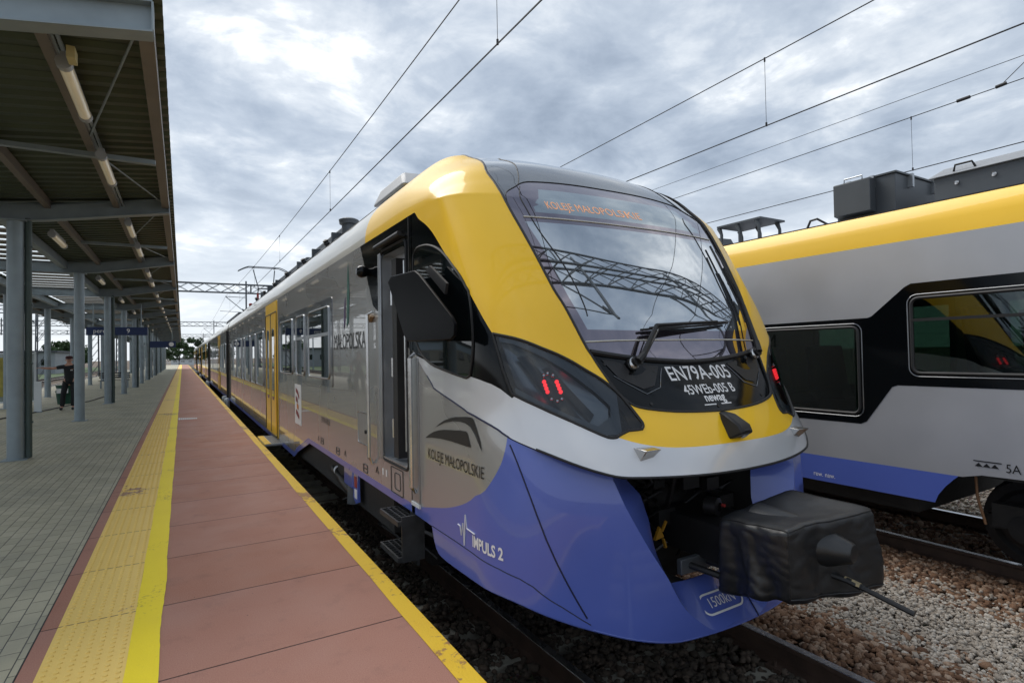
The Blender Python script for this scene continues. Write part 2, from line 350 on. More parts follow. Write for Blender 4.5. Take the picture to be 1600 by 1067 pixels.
# ---------------------------------------------------------------- front surface of the train (a smooth two-parameter shell)
XC=3.02; W2=1.42; ZS=2.78; YD=4.28
def pchip(x,y,xi):
    x=np.asarray(x,float);y=np.asarray(y,float);xi=np.asarray(xi,float)
    h=np.diff(x);d=np.diff(y)/h;m=np.zeros_like(y)
    for i in range(1,len(x)-1):
        if d[i-1]*d[i]>0:
            w1=2*h[i]+h[i-1];w2=h[i]+2*h[i-1];m[i]=(w1+w2)/(w1/d[i-1]+w2/d[i])
    m[0]=d[0];m[-1]=d[-1]
    k=np.clip(np.searchsorted(x,xi)-1,0,len(x)-2);t=(xi-x[k])/h[k]
    return ((1+2*t)*(1-t)**2)*y[k]+t*(1-t)**2*h[k]*m[k]+t*t*(3-2*t)*y[k+1]+t*t*(t-1)*h[k]*m[k+1]
# v knots: Zc, Yc, Ys, p, w
KV=[0,1,2,3,4,5,6,7,8,9,10,11,12]
KZ=[0.80,1.05,1.30,1.60,1.90,2.30,2.70,2.95,3.18,3.36,3.46,3.50,3.52]
KY=[2.20,2.31,2.47,2.68,2.82,3.02,3.27,3.49,3.75,4.16,4.46,5.06,6.20]
KS=[3.20,3.22,3.30,3.26,3.34,3.51,3.71,3.84,3.95,4.28,4.61,5.18,6.20]
KP=[2.25,2.27,2.35,2.60,2.65,2.45,2.38,2.50,2.50,2.50,2.50,2.40,2.30]
def nose(u,v,K=None):
    kz,ky,ks,kp=K if K else (KZ,KY,KS,KP)
    u=np.asarray(u,float);v=np.asarray(v,float)
    Z=pchip(KV,kz,v);Y=pchip(KV,ky,v);S=pchip(KV,ks,v);p=pchip(KV,kp,v)
    au=np.minimum(abs(u),1)*np.pi/2
    sx=np.sin(au)**(2/p); cx=np.maximum(np.cos(au),0)**(2/p)
    Zs=np.minimum(Z,ZS)
    x=W2*sx*np.sign(u); y=S+(Y-S)*cx; z=Zs+(Z-Zs)*cx
    ex=np.maximum(abs(u)-1,0)
    y=y+ex*np.maximum(YD-S,0)
    z=z+0.055*np.exp(-((abs(u)-.43)/.13)**2-((v-10.3)/1.2)**2)
    return np.stack([x+XC,y,z],-1)

def apron(u,z):
    u=np.asarray(u,float);z=np.asarray(z,float)
    zz=.8+.10*np.log1p(np.exp(np.clip((z-.8)/.10,-40,40)))
    v=np.interp(np.where(z>1.2,z,zz),KZ[:8],KV[:8])
    Y=pchip(KV,KY,v);S=pchip(KV,KS,v);p=pchip(KV,KP,v)
    k=np.clip((abs(u)-.45)/.4,0,1);Y=Y+.14*(1-k*k*(3-2*k))
    t=np.clip((.15-z)/.45,0,1)**2
    Y=Y+.03*t;w=W2-.08*t
    au=np.minimum(abs(u),1)*np.pi/2
    sx=np.sin(au)**(2/p);cx=np.maximum(np.cos(au),0)**(2/p)
    x=w*sx*np.sign(u);y=S+(Y-S)*cx+np.maximum(abs(u)-1,0)*(YD-S)
    return np.stack([x+XC,y,z+0*x],-1)

D={'yb':[(-0.9846,9.3469),(-2.0,8.9058),(-1.7014,6.0372),(-1.4778,5.8086),(-1.3069,5.58),(-1.1413,5.2331),(-0.9881,4.8328),(-0.8782,4.2973),(-0.7751,3.5899)],
 'hltop':[(-0.7751,3.5899),(-0.659,3.4925),(-0.5856,3.3895),(-0.5213,3.2539),(-0.4629,3.1213),(-0.4099,2.9591),(-0.366,2.7739),(-0.3274,2.5898),(-0.2988,2.3483),(-0.2845,2.0712),(-0.2726,1.7773),(-0.2701,1.643),(-0.2799,1.5459),(-0.3248,1.5276),(-0.3482,1.4711),(-0.3725,1.3927)],
 'hlbot':[(-0.3725,1.3927),(-0.3923,1.3885),(-0.4176,1.455),(-0.4996,1.768),(-0.5952,2.0608),(-0.6509,2.1998),(-0.7145,2.3497)],
 'hlback':[(-0.7145,2.3497),(-0.7481,2.8546),(-0.7751,3.5899)],
 'blkbot':[(-0.7178,2.2595),(-0.8277,2.5353),(-1.1283,2.7592),(-1.4906,2.9013),(-1.9124,3.1427)],
 'ybot':[(-0.3725,1.3927),(-0.309,1.2262),(-0.2303,1.1067),(-0.133,1.0579),(-0.0452,1.0572)],
 'crease':[(-1.9243,3.0768),(-1.6083,2.432),(-1.5306,2.3017),(-1.0462,1.9287),(-0.8465,1.614),(-0.7723,1.3831),(-0.6242,1.039),(-0.5094,0.7492),(-0.4177,0.553),(-0.3673,0.5083),(-0.2666,0.47)],
 'wsleft':[(-0.387,8.783),(-0.4673,7.6774),(-0.4759,6.9659),(-0.4888,6.2663),(-0.4833,5.83),(-0.4674,5.4932),(-0.4453,5.1076),(-0.4264,4.7872),(-0.3985,4.4053),(-0.3714,4.1199),(-0.3519,3.734),(-0.3325,3.2375),(-0.3211,3.0424),(-0.3075,2.6756),(-0.2988,2.3483),(-0.2791,2.1318),(-0.2539,2.0168),(-0.17,1.9006),(-0.0862,1.8418),(-0.0047,1.8162),(0.0034,1.8145)],
 'cowl':[(-0.4825,6.4635),(-0.3942,6.7585),(-0.3279,7.0316),(-0.2524,7.0844),(-0.1509,7.095),(-0.0365,7.034)],
 'wsbot':[(-0.322,3.1621),(-0.2382,3.0688),(-0.1307,2.9696),(-0.0334,2.9074),(0.0209,2.8883)],
 'frit':[(-0.4192,5.6126),(-0.4019,5.2722),(-0.3617,4.596),(-0.318,4.0082),(-0.3016,3.6717),(-0.1125,3.6448),(0.0204,3.6521)],
 'line1':[(-0.4334,5.7333),(-0.3286,5.7332),(-0.1985,5.7257),(-0.0753,5.7349)],
 'line2':[(-0.3265,3.3821),(-0.2169,3.4115),(-0.1244,3.4216),(-0.0094,3.424)],
 'led':[(-0.2834,6.708),(-0.3515,5.8851)],
 'ledtxt':[(-0.3041,6.3),(-0.3399,5.8592),(0.0343,6.3586),(0.0023,5.8443)],
 'sidewin':[(-1.933,5.3281),(-1.8029,5.4374),(-1.4942,5.4092),(-1.2303,5.2604),(-1.0593,5.0332),(-0.9625,4.7551),(-0.9118,4.4894),(-0.9002,4.2462),(-0.9805,2.9185),(-0.9997,2.66),(-1.094,2.6649),(-1.3222,2.7606),(-1.6454,2.9437),(-1.8586,3.3165),(-1.988,4.0744)],
 'num1':[(-0.0984,2.4395),(-0.0673,2.7503),(0.1329,2.7739),(0.1038,2.4634)],
 'num2':[(-0.0751,2.2299),(0.0775,2.2316)],
 'num3':[(-0.0366,2.072),(0.044,2.0897)],
 'bracket':[(-0.305,1.0129)],
 'bump':[(0.0028,1.8044),(0.0017,1.5883),(0.0001,1.1982)],
 'led1':[(-0.5546,2.5082),(-0.4923,2.502)],
 'wiperpiv':[(-0.1832,2.8305)],
 'wiperpivR':[(0.2436,2.9709)]}
D2={'crease':[(-1.9243,1.6228),(-1.608,1.4258),(-1.5302,1.3865),(-1.0464,1.2808),(-0.8471,1.2003),(-0.7698,1.1432),(-0.6032,1.0519),(-0.4723,0.9688),(-0.3743,0.9132),(-0.3205,0.8989),(-0.2131,0.8836)],
 'circ':[(-0.7752,1.1483),(-0.8046,1.0637),(-0.8372,0.9756),(-0.8934,0.868),(-0.9646,0.7694),(-1.1218,0.6686),(-1.393,0.5705),(-1.7014,0.4968),(-1.9455,0.4442)],
 'bot':[(-1.6694,0.3663),(-1.5948,0.2217),(-1.4432,0.1883),(-0.9936,0.1978),(-0.806,0.1981),(-0.6558,0.1482),(-0.4824,0.0592),(-0.3366,-0.0232),(-0.2255,-0.0727),(-0.1507,-0.0835),(-0.0738,-0.079)],
 'seam1':[(-1.6694,0.3663),(-0.8664,0.3536),(-0.6379,0.2311),(-0.4861,0.0861)],
 'seam2':[(-0.7733,1.0995),(-0.6485,0.5748),(-0.497,0.1254)],
 'open':[(-0.3837,0.9159),(-0.3815,0.8802),(-0.3552,0.7343),(-0.3058,0.5445),(-0.2603,0.3938),(-0.2336,0.3095),(-0.211,0.2183),(-0.181,0.1127),(-0.1287,0.0037),(-0.0721,-0.0785),(0.0104,-0.0895)],
 'logo':[(-1.7572,0.9566),(-0.9348,1.0115),(-0.9597,1.2396),(-1.1856,1.2165)],
 'logot':[(-1.7722,0.9008),(-0.9451,0.9232)],
 'impuls':[(-1.0246,0.4213),(-0.7809,0.4703)]}
def unit(a): return a/np.maximum(np.linalg.norm(a,axis=-1,keepdims=True),1e-9)
def snorm(F,u,v,h=2e-3):
    u=np.asarray(u,float); v=np.asarray(v,float)
    a=F(u+h,v)-F(u-h,v); b=F(u,v+h*3)-F(u,v-h*3); n=unit(np.cross(a,b)); return n
def outward(P,n):
    c=np.array([XC,7.,1.0]); s=np.sign(((P-c)*n).sum(-1,keepdims=True)); s[s==0]=1; return n*s
def on(F,u,v,off=0.):
    P=F(np.array([u]),np.array([v])); n=outward(P,snorm(F,[u],[v])); return (P+n*off)[0]
def pip(x,y,poly):
    c=False; j=len(poly)-1
    for i in range(len(poly)):
        xi,yi=poly[i]; xj,yj=poly[j]
        if (yi>y)!=(yj>y) and x<(xj-xi)*(y-yi)/(yj-yi)+xi: c=not c
        j=i
    return c
def dens(poly,step,closed=True,sv=1.):
    o=[]; n=len(poly)
    for i in range(n if closed else n-1):
        a=poly[i]; b=poly[(i+1)%n]; k=max(1,int(math.hypot((b[0]-a[0]),(b[1]-a[1])*sv)/step))
        for q in range(k): o.append((a[0]+(b[0]-a[0])*q/k,a[1]+(b[1]-a[1])*q/k))
    if not closed: o.append(poly[-1])
    return o
def catmull(P,k=4):
    P=list(P); o=[]
    for i in range(len(P)-1):
        p0=P[max(i-1,0)];p1=P[i];p2=P[i+1];p3=P[min(i+2,len(P)-1)]
        for j in range(k):
            t=j/k; o.append(tuple(.5*((2*b)+(-a+c)*t+(2*a-5*b+4*c-d)*t*t+(-a+3*b-3*c+d)*t**3) for a,b,c,d in zip(p0,p1,p2,p3)))
    o.append(P[-1]); return o
def mir(P): return [(-a,b) for a,b in P][::-1]
def partition(F,gridu,gridv,curves,classify,sv):
    """split the parameter plane by curves and return {region: (verts, faces, normals)}"""
    pts=[];edges=[]
    for cv,closed in curves:
        d=dens(cv,.03,closed,sv); o=len(pts); pts+=d
        m=len(d); edges+=[(o+i,o+(i+1)%m) for i in range(m if closed else m-1)]
    A=np.array(pts)
    for u in gridu:
        for v in gridv:
            if (np.abs(A[:,0]-u)+np.abs(A[:,1]-v)*sv).min()>.008: pts.append((u,v))
    r=delaunay_2d_cdt([Vector(p) for p in pts],edges,[],0,1e-6)
    V=np.array([(p.x,p.y) for p in r[0]]); out={}
    P=F(V[:,0],V[:,1]); Nn=outward(P,snorm(F,V[:,0],V[:,1]))
    for f in r[2]:
        c=V[list(f)].mean(0); k=classify(c[0],c[1])
        if k: out.setdefault(k,[]).append(tuple(f))
    return P,Nn,out
def region_obj(name,P,Nn,faces,m,parent,off=0.,thick=.0):
    ids=sorted({i for f in faces for i in f}); mp={a:b for b,a in enumerate(ids)}
    V=P[ids]+Nn[ids]*off; n=Nn[ids]
    fs=[]
    for f in faces:
        q=[mp[i] for i in f]; a,b,c=V[q[0]],V[q[1]],V[q[2]]; nn=np.cross(b-a,c-a)
        if np.linalg.norm(nn)<1e-9: continue
        if nn@n[q[0]]<0: q=q[::-1]
        fs.append(tuple(q))
    me=bpy.data.meshes.new(name); me.from_pydata(V.tolist(),[],fs); me.materials.append(m)
    me.polygons.foreach_set('use_smooth',[True]*len(fs)); me.update(); me.normals_split_custom_set_from_vertices([tuple(x) for x in n])
    o=bpy.data.objects.new(name,me); COL.objects.link(o); return par(o,parent)
def curve3(F,uv,off=0.,step=.02,closed=False,sv=.1):
    d=dens(uv,step,closed,sv); a=np.array(d); P=F(a[:,0],a[:,1]); n=outward(P,snorm(F,a[:,0],a[:,1])); Q=(P+n*off).tolist()
    if closed: Q.append(Q[0])
    return Q
T1=thing('electric_train','silver, yellow and blue electric multiple unit with raked windscreen standing beside the red platform','train',(3.02,2.3,-.5))
# --- region curves on the upper shell
cre=catmull([(-2.05,3.33),(-2.0,3.2)]+D['crease'][:-1],3)+[(-.2,.455),(-.1,.43),(0,.42)]; creF=cre+mir(cre)[1:]
ybl=catmull([(-2.05,6.42),(-1.85,6.30)]+D['yb'][2:],4)
hlt=catmull(D['hltop'][:13],3)+[(-.297,1.532)]+catmull(D['hltop'][13:],3); hlb=catmull(D['hlbot'],3); hlk=D['hlback']
hlp=hlt[:-1]+hlb[:-1]+hlk[:-1]
blb=catmull(D['blkbot'][:-1]+[(-1.9124,3.13),(-2.05,3.42)],3)
yb_=catmull(D['ybot'][:-1]+[(0,1.05)],3)
blackL=ybl[:-1]+[hlk[2],hlk[1],hlk[0]]+blb
yellow=[(-2.05,12.001)]+ybl+hlt[1:]+yb_[1:]; yellow=yellow+mir(yellow)[1:]
wsl=catmull([(-.30,12.001),(-.34,10.8),(-.375,9.6)]+D['wsleft'][:-2]+[(0,1.81)],3); wsF=wsl+mir(wsl)[1:]
cowl=catmull([(-.480,6.05),(-.455,6.45),(-.385,6.78),(-.325,7.03),(-.25,7.09),(-.12,7.12),(0,7.12)],3); cowlF=cowl+mir(cowl)[1:]
wsb=catmull([(-.3235,3.165)]+D['wsbot'][1:4]+[(0,2.895)],3); wsbF=wsb+mir(wsb)[1:]
frl=[(-.431,5.64),(-.4019,5.2722),(-.3617,4.596),(-.318,4.0082),(-.3016,3.668),(-.15,3.65),(0,3.645)]; frF=frl+mir(frl)[1:]
wing=[(-.40,12),(-.42,9.2),(-.36,7.6),(-.385,6.78)]
black_full=blackL
def cls(u,v):
    if abs(u)>1 and v>6.32: return None
    if not pip(u,v,creF+[(2.05,13),(-2.05,13)]): return None
    a=-abs(u)
    if pip(a,v,hlp): return 'headlight'+('L' if u<0 else 'R')
    if pip(a,v,black_full): return 'black'+('L' if u<0 else 'R')
    if pip(u,v,wsF):
        if pip(u,v,cowlF+[(.6,6.1),(.6,13),(-.6,13),(-.6,6.1)]): return 'cowl'
        if not pip(u,v,wsbF+[(.6,3.2),(.6,13),(-.6,13),(-.6,3.2)]): return 'panel'
        if pip(u,v,frF): return 'glass'
        if abs(u)<.283+.083*(6.70-v)/.82 and 5.86<v<6.72: return 'display'
        return 'frit'
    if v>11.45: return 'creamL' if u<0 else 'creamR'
    if pip(u,v,yellow): return 'yellow'
    return 'white'
ledp=[(-.2834,6.72),(-.3515,5.86),(.3515,5.86),(.2834,6.72)]
curves=[(creF,False),(ybl,False),(mir(ybl),False),(hlp,True),(mir(hlp),True),(blb,False),(mir(blb),False),(yb_+mir(yb_)[1:],False),(wsF,False),(cowlF,False),(wsbF,False),(frF+[(-.431,5.64)],False),(ledp,True),([(-2.05,6.32),(-1,6.32)],False),([(1,6.32),(2.05,6.32)],False),([(-1,0),(-1,12)],False),([(1,0),(1,12)],False),([(-1,11.45),(1,11.45)],False)]
gu=sorted(set([round(x,4) for x in np.concatenate([np.linspace(-1,1,111),np.linspace(-2.05,-1,8),np.linspace(1,2.05,8)])])); gv=np.linspace(0,12,97)
PN,NN,REG=partition(nose,gu,gv,curves,cls,.12)

NSE=region_obj('yellow_nose_panel',PN,NN,REG['yellow'],YEL,T1)
WB=region_obj('silver_nose_band',PN,NN,REG['white'],SIL,T1)
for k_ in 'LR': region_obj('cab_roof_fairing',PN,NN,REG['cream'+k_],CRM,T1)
CW=region_obj('roof_cowl',PN,NN,REG['cowl'],DGP,T1,-.012)
PNL=region_obj('number_panel',PN,NN,REG['panel'],BLK,T1,-.010)
WSC=region_obj('windscreen',PN,NN,REG['glass'],WSG,T1,-.014)
region_obj('windscreen_frit',PN,NN,REG['frit'],FRT,WSC,-.014)
DSP=region_obj('destination_display',PN,NN,REG['display'],LEDG,WSC,-.014)
CSL=region_obj('cab_side_panel',PN,NN,REG['blackL'],BLK,T1,-.002)
CSR=region_obj('cab_side_panel',PN,NN,REG['blackR'],BLK,T1,-.002)
# raycast helpers onto the finished shell
_all=[f for k in REG for f in REG[k]]
BV=BVHTree.FromPolygons([tuple(p) for p in PN.tolist()],_all)
def hitY(x,z,off=.004):
    h=BV.ray_cast(Vector((x,-3,z)),Vector((0,1,0)))
    if h[0] is None: return Vector((x,2.5,z))
    n=h[1]; n=n if n.y<0 else -n
    return h[0]+n*off
def tube_on(F,uv,r,m,name,parent,off=0.,closed=False,n=6,step=.02,sv=.12):
    return MB().tube(curve3(F,uv,off,step,closed,sv),r,n,cap=not closed).build(name,m,parent)
tube_on(nose,wsF,.011,RUB,'windscreen_seal',WSC,-.004)
tube_on(nose,[(u,v) for u,v in wsbF],.018,RUB,'windscreen_lower_seal',WSC,-.004)
tube_on(nose,cowlF,.004,RUB,'cowl_seam',CW,-.012)
for s in (-1,1):
    tube_on(nose,[(s*-a,b) for a,b in catmull([(-.10,12),(-.17,10.2),(-.27,8.3),(-.325,7.35),(-.36,6.9)],4)],.004,RUB,'fairing_seam',CW,-.01)
for vv in (5.735,):
    tube_on(nose,[(-.43,5.735),(.43,5.735)],.0055,CRM,'heater_line',WSC,-.011)
tube_on(nose,[(-.3265,3.39),(-.2,3.415),(0,3.42),(.2,3.415),(.3265,3.39)],.0055,CRM,'heater_line',WSC,-.011)
BWLM=mat('reflector_grey',(.12,.135,.15),.25,.4,.5)
# headlights: dark housing set back, lamps inside, clear cover in front
for s,key in ((-1,'headlightL'),(1,'headlightR')):
    H=region_obj('headlight',PN,NN,REG[key],BLK,T1,-.13)
    inner=[(-.742,3.42),(-.66,3.36),(-.585,3.22),(-.52,3.06),(-.46,2.86),(-.41,2.62),(-.37,2.34),(-.345,2.08),(-.36,1.86),(-.415,1.66),(-.50,1.92),(-.60,2.22),(-.70,2.48)]
    cov=region_obj('headlight_cover',PN,NN,REG[key],HLG,H,-.003)
    tube_on(nose,[(s*-a,b) for a,b in hlp],.010,RUB,'headlight_seal',H,-.002,closed=True)
    def hp(u,v,off): return Vector(on(nose,s*-u,v,off))
    # inner reflector shelf and lamp cluster
    rb=MB(); P_=[hp(a,b,-.05) for a,b in inner]; c0=hp(-.52,2.6,-.12)
    for i in range(len(P_)): rb.add([P_[i],P_[(i+1)%len(P_)],c0],[(0,1,2)],True)
    rb.build('reflector_bowl',BWLM,H)
    # frame band near the tip
    fr=MB()
    ip=[hp(a,b,-.012) for a,b in inner]; 
    op=[]
    for a,b in inner:
        best=min(hlp,key=lambda q:math.hypot(q[0]-a,(q[1]-b)*.12)); op.append(hp(best[0],best[1],-.012))
    for i in range(len(ip)): j=(i+1)%len(ip); fr.add([ip[i],ip[j],op[j],op[i]],[(0,1,2,3)],True)
    fr.build('headlight_frame',RFS,H)
    # dark louvre plates
    q=MB(); 
    for (a,b,c_,d) in (((-.66,3.1),(-.60,3.12),(-.455,1.85),(-.52,1.98)),((-.545,2.86),(-.505,2.90),(-.405,1.95),(-.43,1.80))):
        pp=[hp(*k,-.045) for k in (a,b,c_,d)]; q.add(pp,[(0,1,2,3)])
    q.build('headlight_shade',MBK,H)
    for ku in (-.552,-.497):
        bar=MB()
        for k in range(4):
            v0=2.60-k*.066; c_=hp(ku,v0,-.012); n_=(hp(ku,v0,.02)-hp(ku,v0,0)).normalized(); bar.lathe(c_-n_*.014,n_,[(-.012,.0),(-.012,.0125),(.0,.0125),(.005,.008),(.007,0)],10)
        bar.build('tail_lamp',RED,H)
    for (a,b) in ((-.545,2.72),(-.525,2.76),(-.505,2.72),(-.545,2.26),(-.525,2.22),(-.505,2.26)):
        hd=MB(); c_=hp(a,b,-.026); n_=(hp(a,b,.02)-hp(a,b,0)).normalized(); hd.lathe(c_,n_,[(-.01,.014),(.0,.014),(.004,.011),(-.004,.0)],10)
        hd.build('lamp_reflector',CHR,H)
    # lower return of the silver band
# --- lower shell (apron)
cre2=catmull([(-2.05,1.70),(-2.0,1.66)]+D2['crease'],3)+[(-.1,.885),(0,.885)]; cre2F=cre2+mir(cre2)[1:]
circ=catmull(D2['circ'][:-1]+[(-1.9455,.4442),(-2.05,.44)],3)
bot=[(-2.05,.372),(-1.70,.366)]+catmull(D2['bot'][:-1]+[(0,-.085)],3); botF=bot+mir(bot)[1:]
s1=catmull(D2['seam1'],4); s2=catmull(D2['seam2'],4)
opn=catmull([(-.387,1.2)]+D2['open'][:-1]+[(0,-.06)],3); opF=opn+mir(opn)[1:]
def cls2(u,z):
    if not pip(u,z,botF+[(2.05,3),(-2.05,3)]): return None
    if pip(u,z,cre2F+[(2.05,3),(-2.05,3)]): return None
    if pip(u,z,opF): return None
    sd='L' if u<0 else 'R'
    if pip(-abs(u),z,circ+[(-2.05,2.5),(-.7759,2.5)]): return 'grey'+sd
    if u<-.4 or u>.4:
        a=-abs(u)
        if pip(a,z,s1+[(-.4861,-.5),(-2.05,-.5),(-2.05,.36)]) : return 'kick'+sd
    return 'blue'
gz=np.linspace(-.12,1.75,76); gu2=sorted(set([round(x,4) for x in np.concatenate([np.linspace(-1,1,121),np.linspace(-2.05,-1,10),np.linspace(1,2.05,10)])]))
PA,NA,RA=partition(apron,gu2,gz,[(cre2F,False),(circ,False),(mir(circ),False),(botF,False),(s1,False),(mir(s1),False),(opF,False),([(-1,-.2),(-1,1.75)],False),([(1,-.2),(1,1.75)],False)],cls2,1.)
BLP=region_obj('blue_apron',PA,NA,RA['blue'],BLU,T1)
for sd in 'LR':
    g=region_obj('grey_door_surround',PA,NA,RA['grey'+sd],GRY,T1)
    region_obj('lower_fairing',PA,NA,RA['kick'+sd],BLU,BLP,.004)
NVY=mat('dark_seam',(.008,.012,.05),.6)
for s in (-1,1):
    tube_on(apron,[(s*-a,b) for a,b in s1],.0055,NVY,'apron_seam',BLP,-.001,sv=1.)
    tube_on(apron,[(s*-a,b) for a,b in s2],.0055,NVY,'apron_seam',BLP,-.001,sv=1.)
    tube_on(apron,[(s*-a,b) for a,b in cre2[8:]],.007,NVY,'apron_seam',BLP,-.002,sv=1.)
tube_on(apron,botF[2:-2],.010,BLU,'apron_edge',BLP,-.008,sv=1.)
# underside of the silver band, back to the recessed apron
a_=np.array(dens(creF,.02,False,.12)); b2=np.array(dens(cre2F,.02,False,1.))
PNc=nose(a_[:,0],a_[:,1]); PAc=apron(b2[:,0],b2[:,1]); 
m_=MB(); k=200
def rs(P,k):
    d=np.r_[0,np.cumsum(np.linalg.norm(np.diff(P,axis=0),axis=1))]; t=np.linspace(0,d[-1],k); return np.stack([np.interp(t,d,P[:,i]) for i in range(3)],1)
A1=rs(PNc,k)
A2=A1+np.stack([ (XC-A1[:,0])*.10, .16+0*A1[:,0], .02+0*A1[:,0]],1)
fr_=np.clip((1.0-abs(A1[:,0]-XC))/.5,0,1)[:,None]; A2=A1+(A2-A1)*fr_
m_.add(list(A1)+list(A2),[(i,i+1,k+i+1,k+i) for i in range(k-1)],True); m_.build('band_underside',SIL,WB)
MB().tube(A1[55:-55].tolist(),.008,6).build('band_lower_seal',RUB,WB)
# cheeks of the coupler opening
C1=apron(*np.array(dens(opn,.01,False,1.)).T); C1=C1[C1[:,2]<.93]; 
rid=np.array([(2.41,2.68,.93),(2.41,2.68,.83),(2.48,2.64,.74),(2.52,2.61,.58),(2.52,2.58,.46),(2.52,2.56,.36),(2.57,2.55,.27),(2.62,2.54,.19),(2.80,2.56,.165),(3.02,2.58,.15)])
C1=rs(C1,60); C2=rs(rid,60)
def mx(P): Q=P.copy(); Q[:,0]=2*XC-Q[:,0]; return Q
for P1,P2 in ((C1,C2),(mx(C1),mx(C2))):
    q=MB(); P3=P2+np.array([0,.45,0]); P3[:,0]=XC+(P3[:,0]-XC)*1.0
    for A,B in ((P1,P2),): q.add(list(A)+list(B),[(i,i+1,60+i+1,60+i) for i in range(59)],True)
    q.build('opening_cheek',BLU,BLP)
    q=MB(); q.add(list(P2[:48])+list(P3[:48]),[(i,i+1,48+i+1,48+i) for i in range(47)],True); q.build('opening_inner_wall',UND,BLP)
lp=MB(); b0=C2[48:]; lp.add([*b0,*(b0+[0,.0,-.24])],[(i,i+1,len(b0)+i+1,len(b0)+i) for i in range(len(b0)-1)]); b0=mx(b0); lp.add([*b0,*(b0+[0,.0,-.24])],[(i,i+1,len(b0)+i+1,len(b0)+i) for i in range(len(b0)-1)])
lp.build('lip_back',BLU,BLP)
# ---------------------------------------------------------------- marks and fittings on the front
def on_front(cx,cz,kz=.83,off=.012):
    return lambda x,y: hitY(cx+x,cz+y*kz,off)
txt('EN79A-005',.150,WHT,'unit_number',PNL,on_front(3.03,1.492,.85,-.0085),.86,bold=.0015)
txt('45WEb-005 B',.098,WHT,'unit_number',PNL,on_front(3.035,1.388,.85,-.0085),.88,bold=.001)
txt('newag',.084,WHT,'maker_mark',PNL,on_front(3.03,1.336,.85,-.0085),.92,bold=.002)
for x0,x1 in ((-.13,-.02),(.03,.13)): flat('maker_mark_underline',[(x0,-.004),(x1,-.004),(x1,.004),(x0,.004)],WHT,PNL,on_front(3.03,1.294,.85,-.0085))
# display lettering: map text along the shell parameters
def on_display(x,y):
    u=-.31+(x+.43)/.86*.36; v=6.08+y/.105*.30
    return Vector(on(nose,u,v,-.0125))
DT=txt('KOLEJE MAŁOPOLSKIE',.115,LED,'display_lettering',DSP,on_display,.70,spacing=1.05)
# wiper recesses in the number panel
for s in (-1,1):
    q=[(-.255,2.93),(-.10,2.80),(-.075,2.86)]
    poly=[(-.292,3.0),(-.262,2.62),(-.20,2.38),(-.155,2.44),(-.10,2.83)]
    m_=MB(); P_=[Vector(on(nose,s*-a,b,-.006)) for a,b in poly]; m_.add(P_,[tuple(range(5))]); m_.build('wiper_recess',RUB,PNL)
    tube_on(nose,[(s*-a,b) for a,b in [(-.275,2.66),(-.20,2.28),(-.14,2.40),(-.095,2.78)]],.003,DGP,'panel_ridge',PNL,-.007)
for a,b in ((-.285,2.9),(.285,2.9),(-.205,2.08),(.205,2.08),(0,1.93),(-.125,2.72),(.125,2.72)):
    c_=on(nose,a,b,-.012); n_=outward(np.array([c_]),snorm(nose,[a],[b]))[0]; MB().lathe(c_,n_,[(0,.011),(.006,.011),(.006,0)],10).build('panel_bolt',RUB,PNL)
# wipers
def wiper(u0,v0,el,tip,b0,b1,hh=.085):
    p0=Vector(on(nose,u0,v0,.01)); p1=Vector(on(nose,*el,hh)); p2=Vector(on(nose,*tip,hh*.6))
    w=thing('x','x','x'); bpy.data.objects.remove(w)
    A=MB().tube([p0-Vector((0,-.03,0)),p0+Vector((0,-.05,.02))],.032,12); A.tube([p0+Vector((0,-.05,.02)),p0.lerp(p1,.25)+Vector((0,-.05,0))],[.026,.021],8)
    A.tube([p0.lerp(p1,.2)+Vector((0,-.05,0)),p1],[.020,.014],8); A.tube([p1,p2],[.012,.009],8)
    A.tube([p0+Vector((.05,-.03,.0)),p1+Vector((.03,.012,-.03)),p2+Vector((.0,.01,-.02))],.006,6)
    o=A.build('wiper_arm',MBK,T1)
    B=MB(); pts=[Vector(on(nose,b0[0]+(b1[0]-b0[0])*t,b0[1]+(b1[1]-b0[1])*t,.012)) for t in np.linspace(0,1,9)]
    B.tube(pts,.009,6); pts2=[Vector(on(nose,b0[0]+(b1[0]-b0[0])*t,b0[1]+(b1[1]-b0[1])*t,.03+.02*math.sin(math.pi*t))) for t in np.linspace(.08,.92,9)]; B.tube(pts2,.007,6)
    B.build('wiper_blade',RUB,o); 
    MB().lathe(p0+Vector((0,.0,.0)),(0,-1,.3),[(0,.04),(.02,.04),(.03,.03),(.035,0)],14).build('wiper_pivot',CHR,o)
wiper(-.192,2.86,(-.085,3.62),(.10,3.78),(-.115,3.62),(.175,3.82))
wiper(.262,3.0,(.318,4.2),(.342,5.0),(.302,3.85),(.355,5.5),.04)
# glimpsed cable on the screen
tube_on(nose,catmull([(-.36,6.8),(-.40,6.3),(-.40,5.9),(-.385,5.5),(-.335,4.95),(-.30,4.5),(-.285,4.15),(-.285,3.95)],4),.0035,RUB,'sensor_cable',WSC,-.012)
tube_on(nose,catmull([(.30,6.35),(.285,6.1),(.288,5.7),(.27,4.8),(.25,4.2)],4),.003,RUB,'sensor_cable',WSC,-.012)
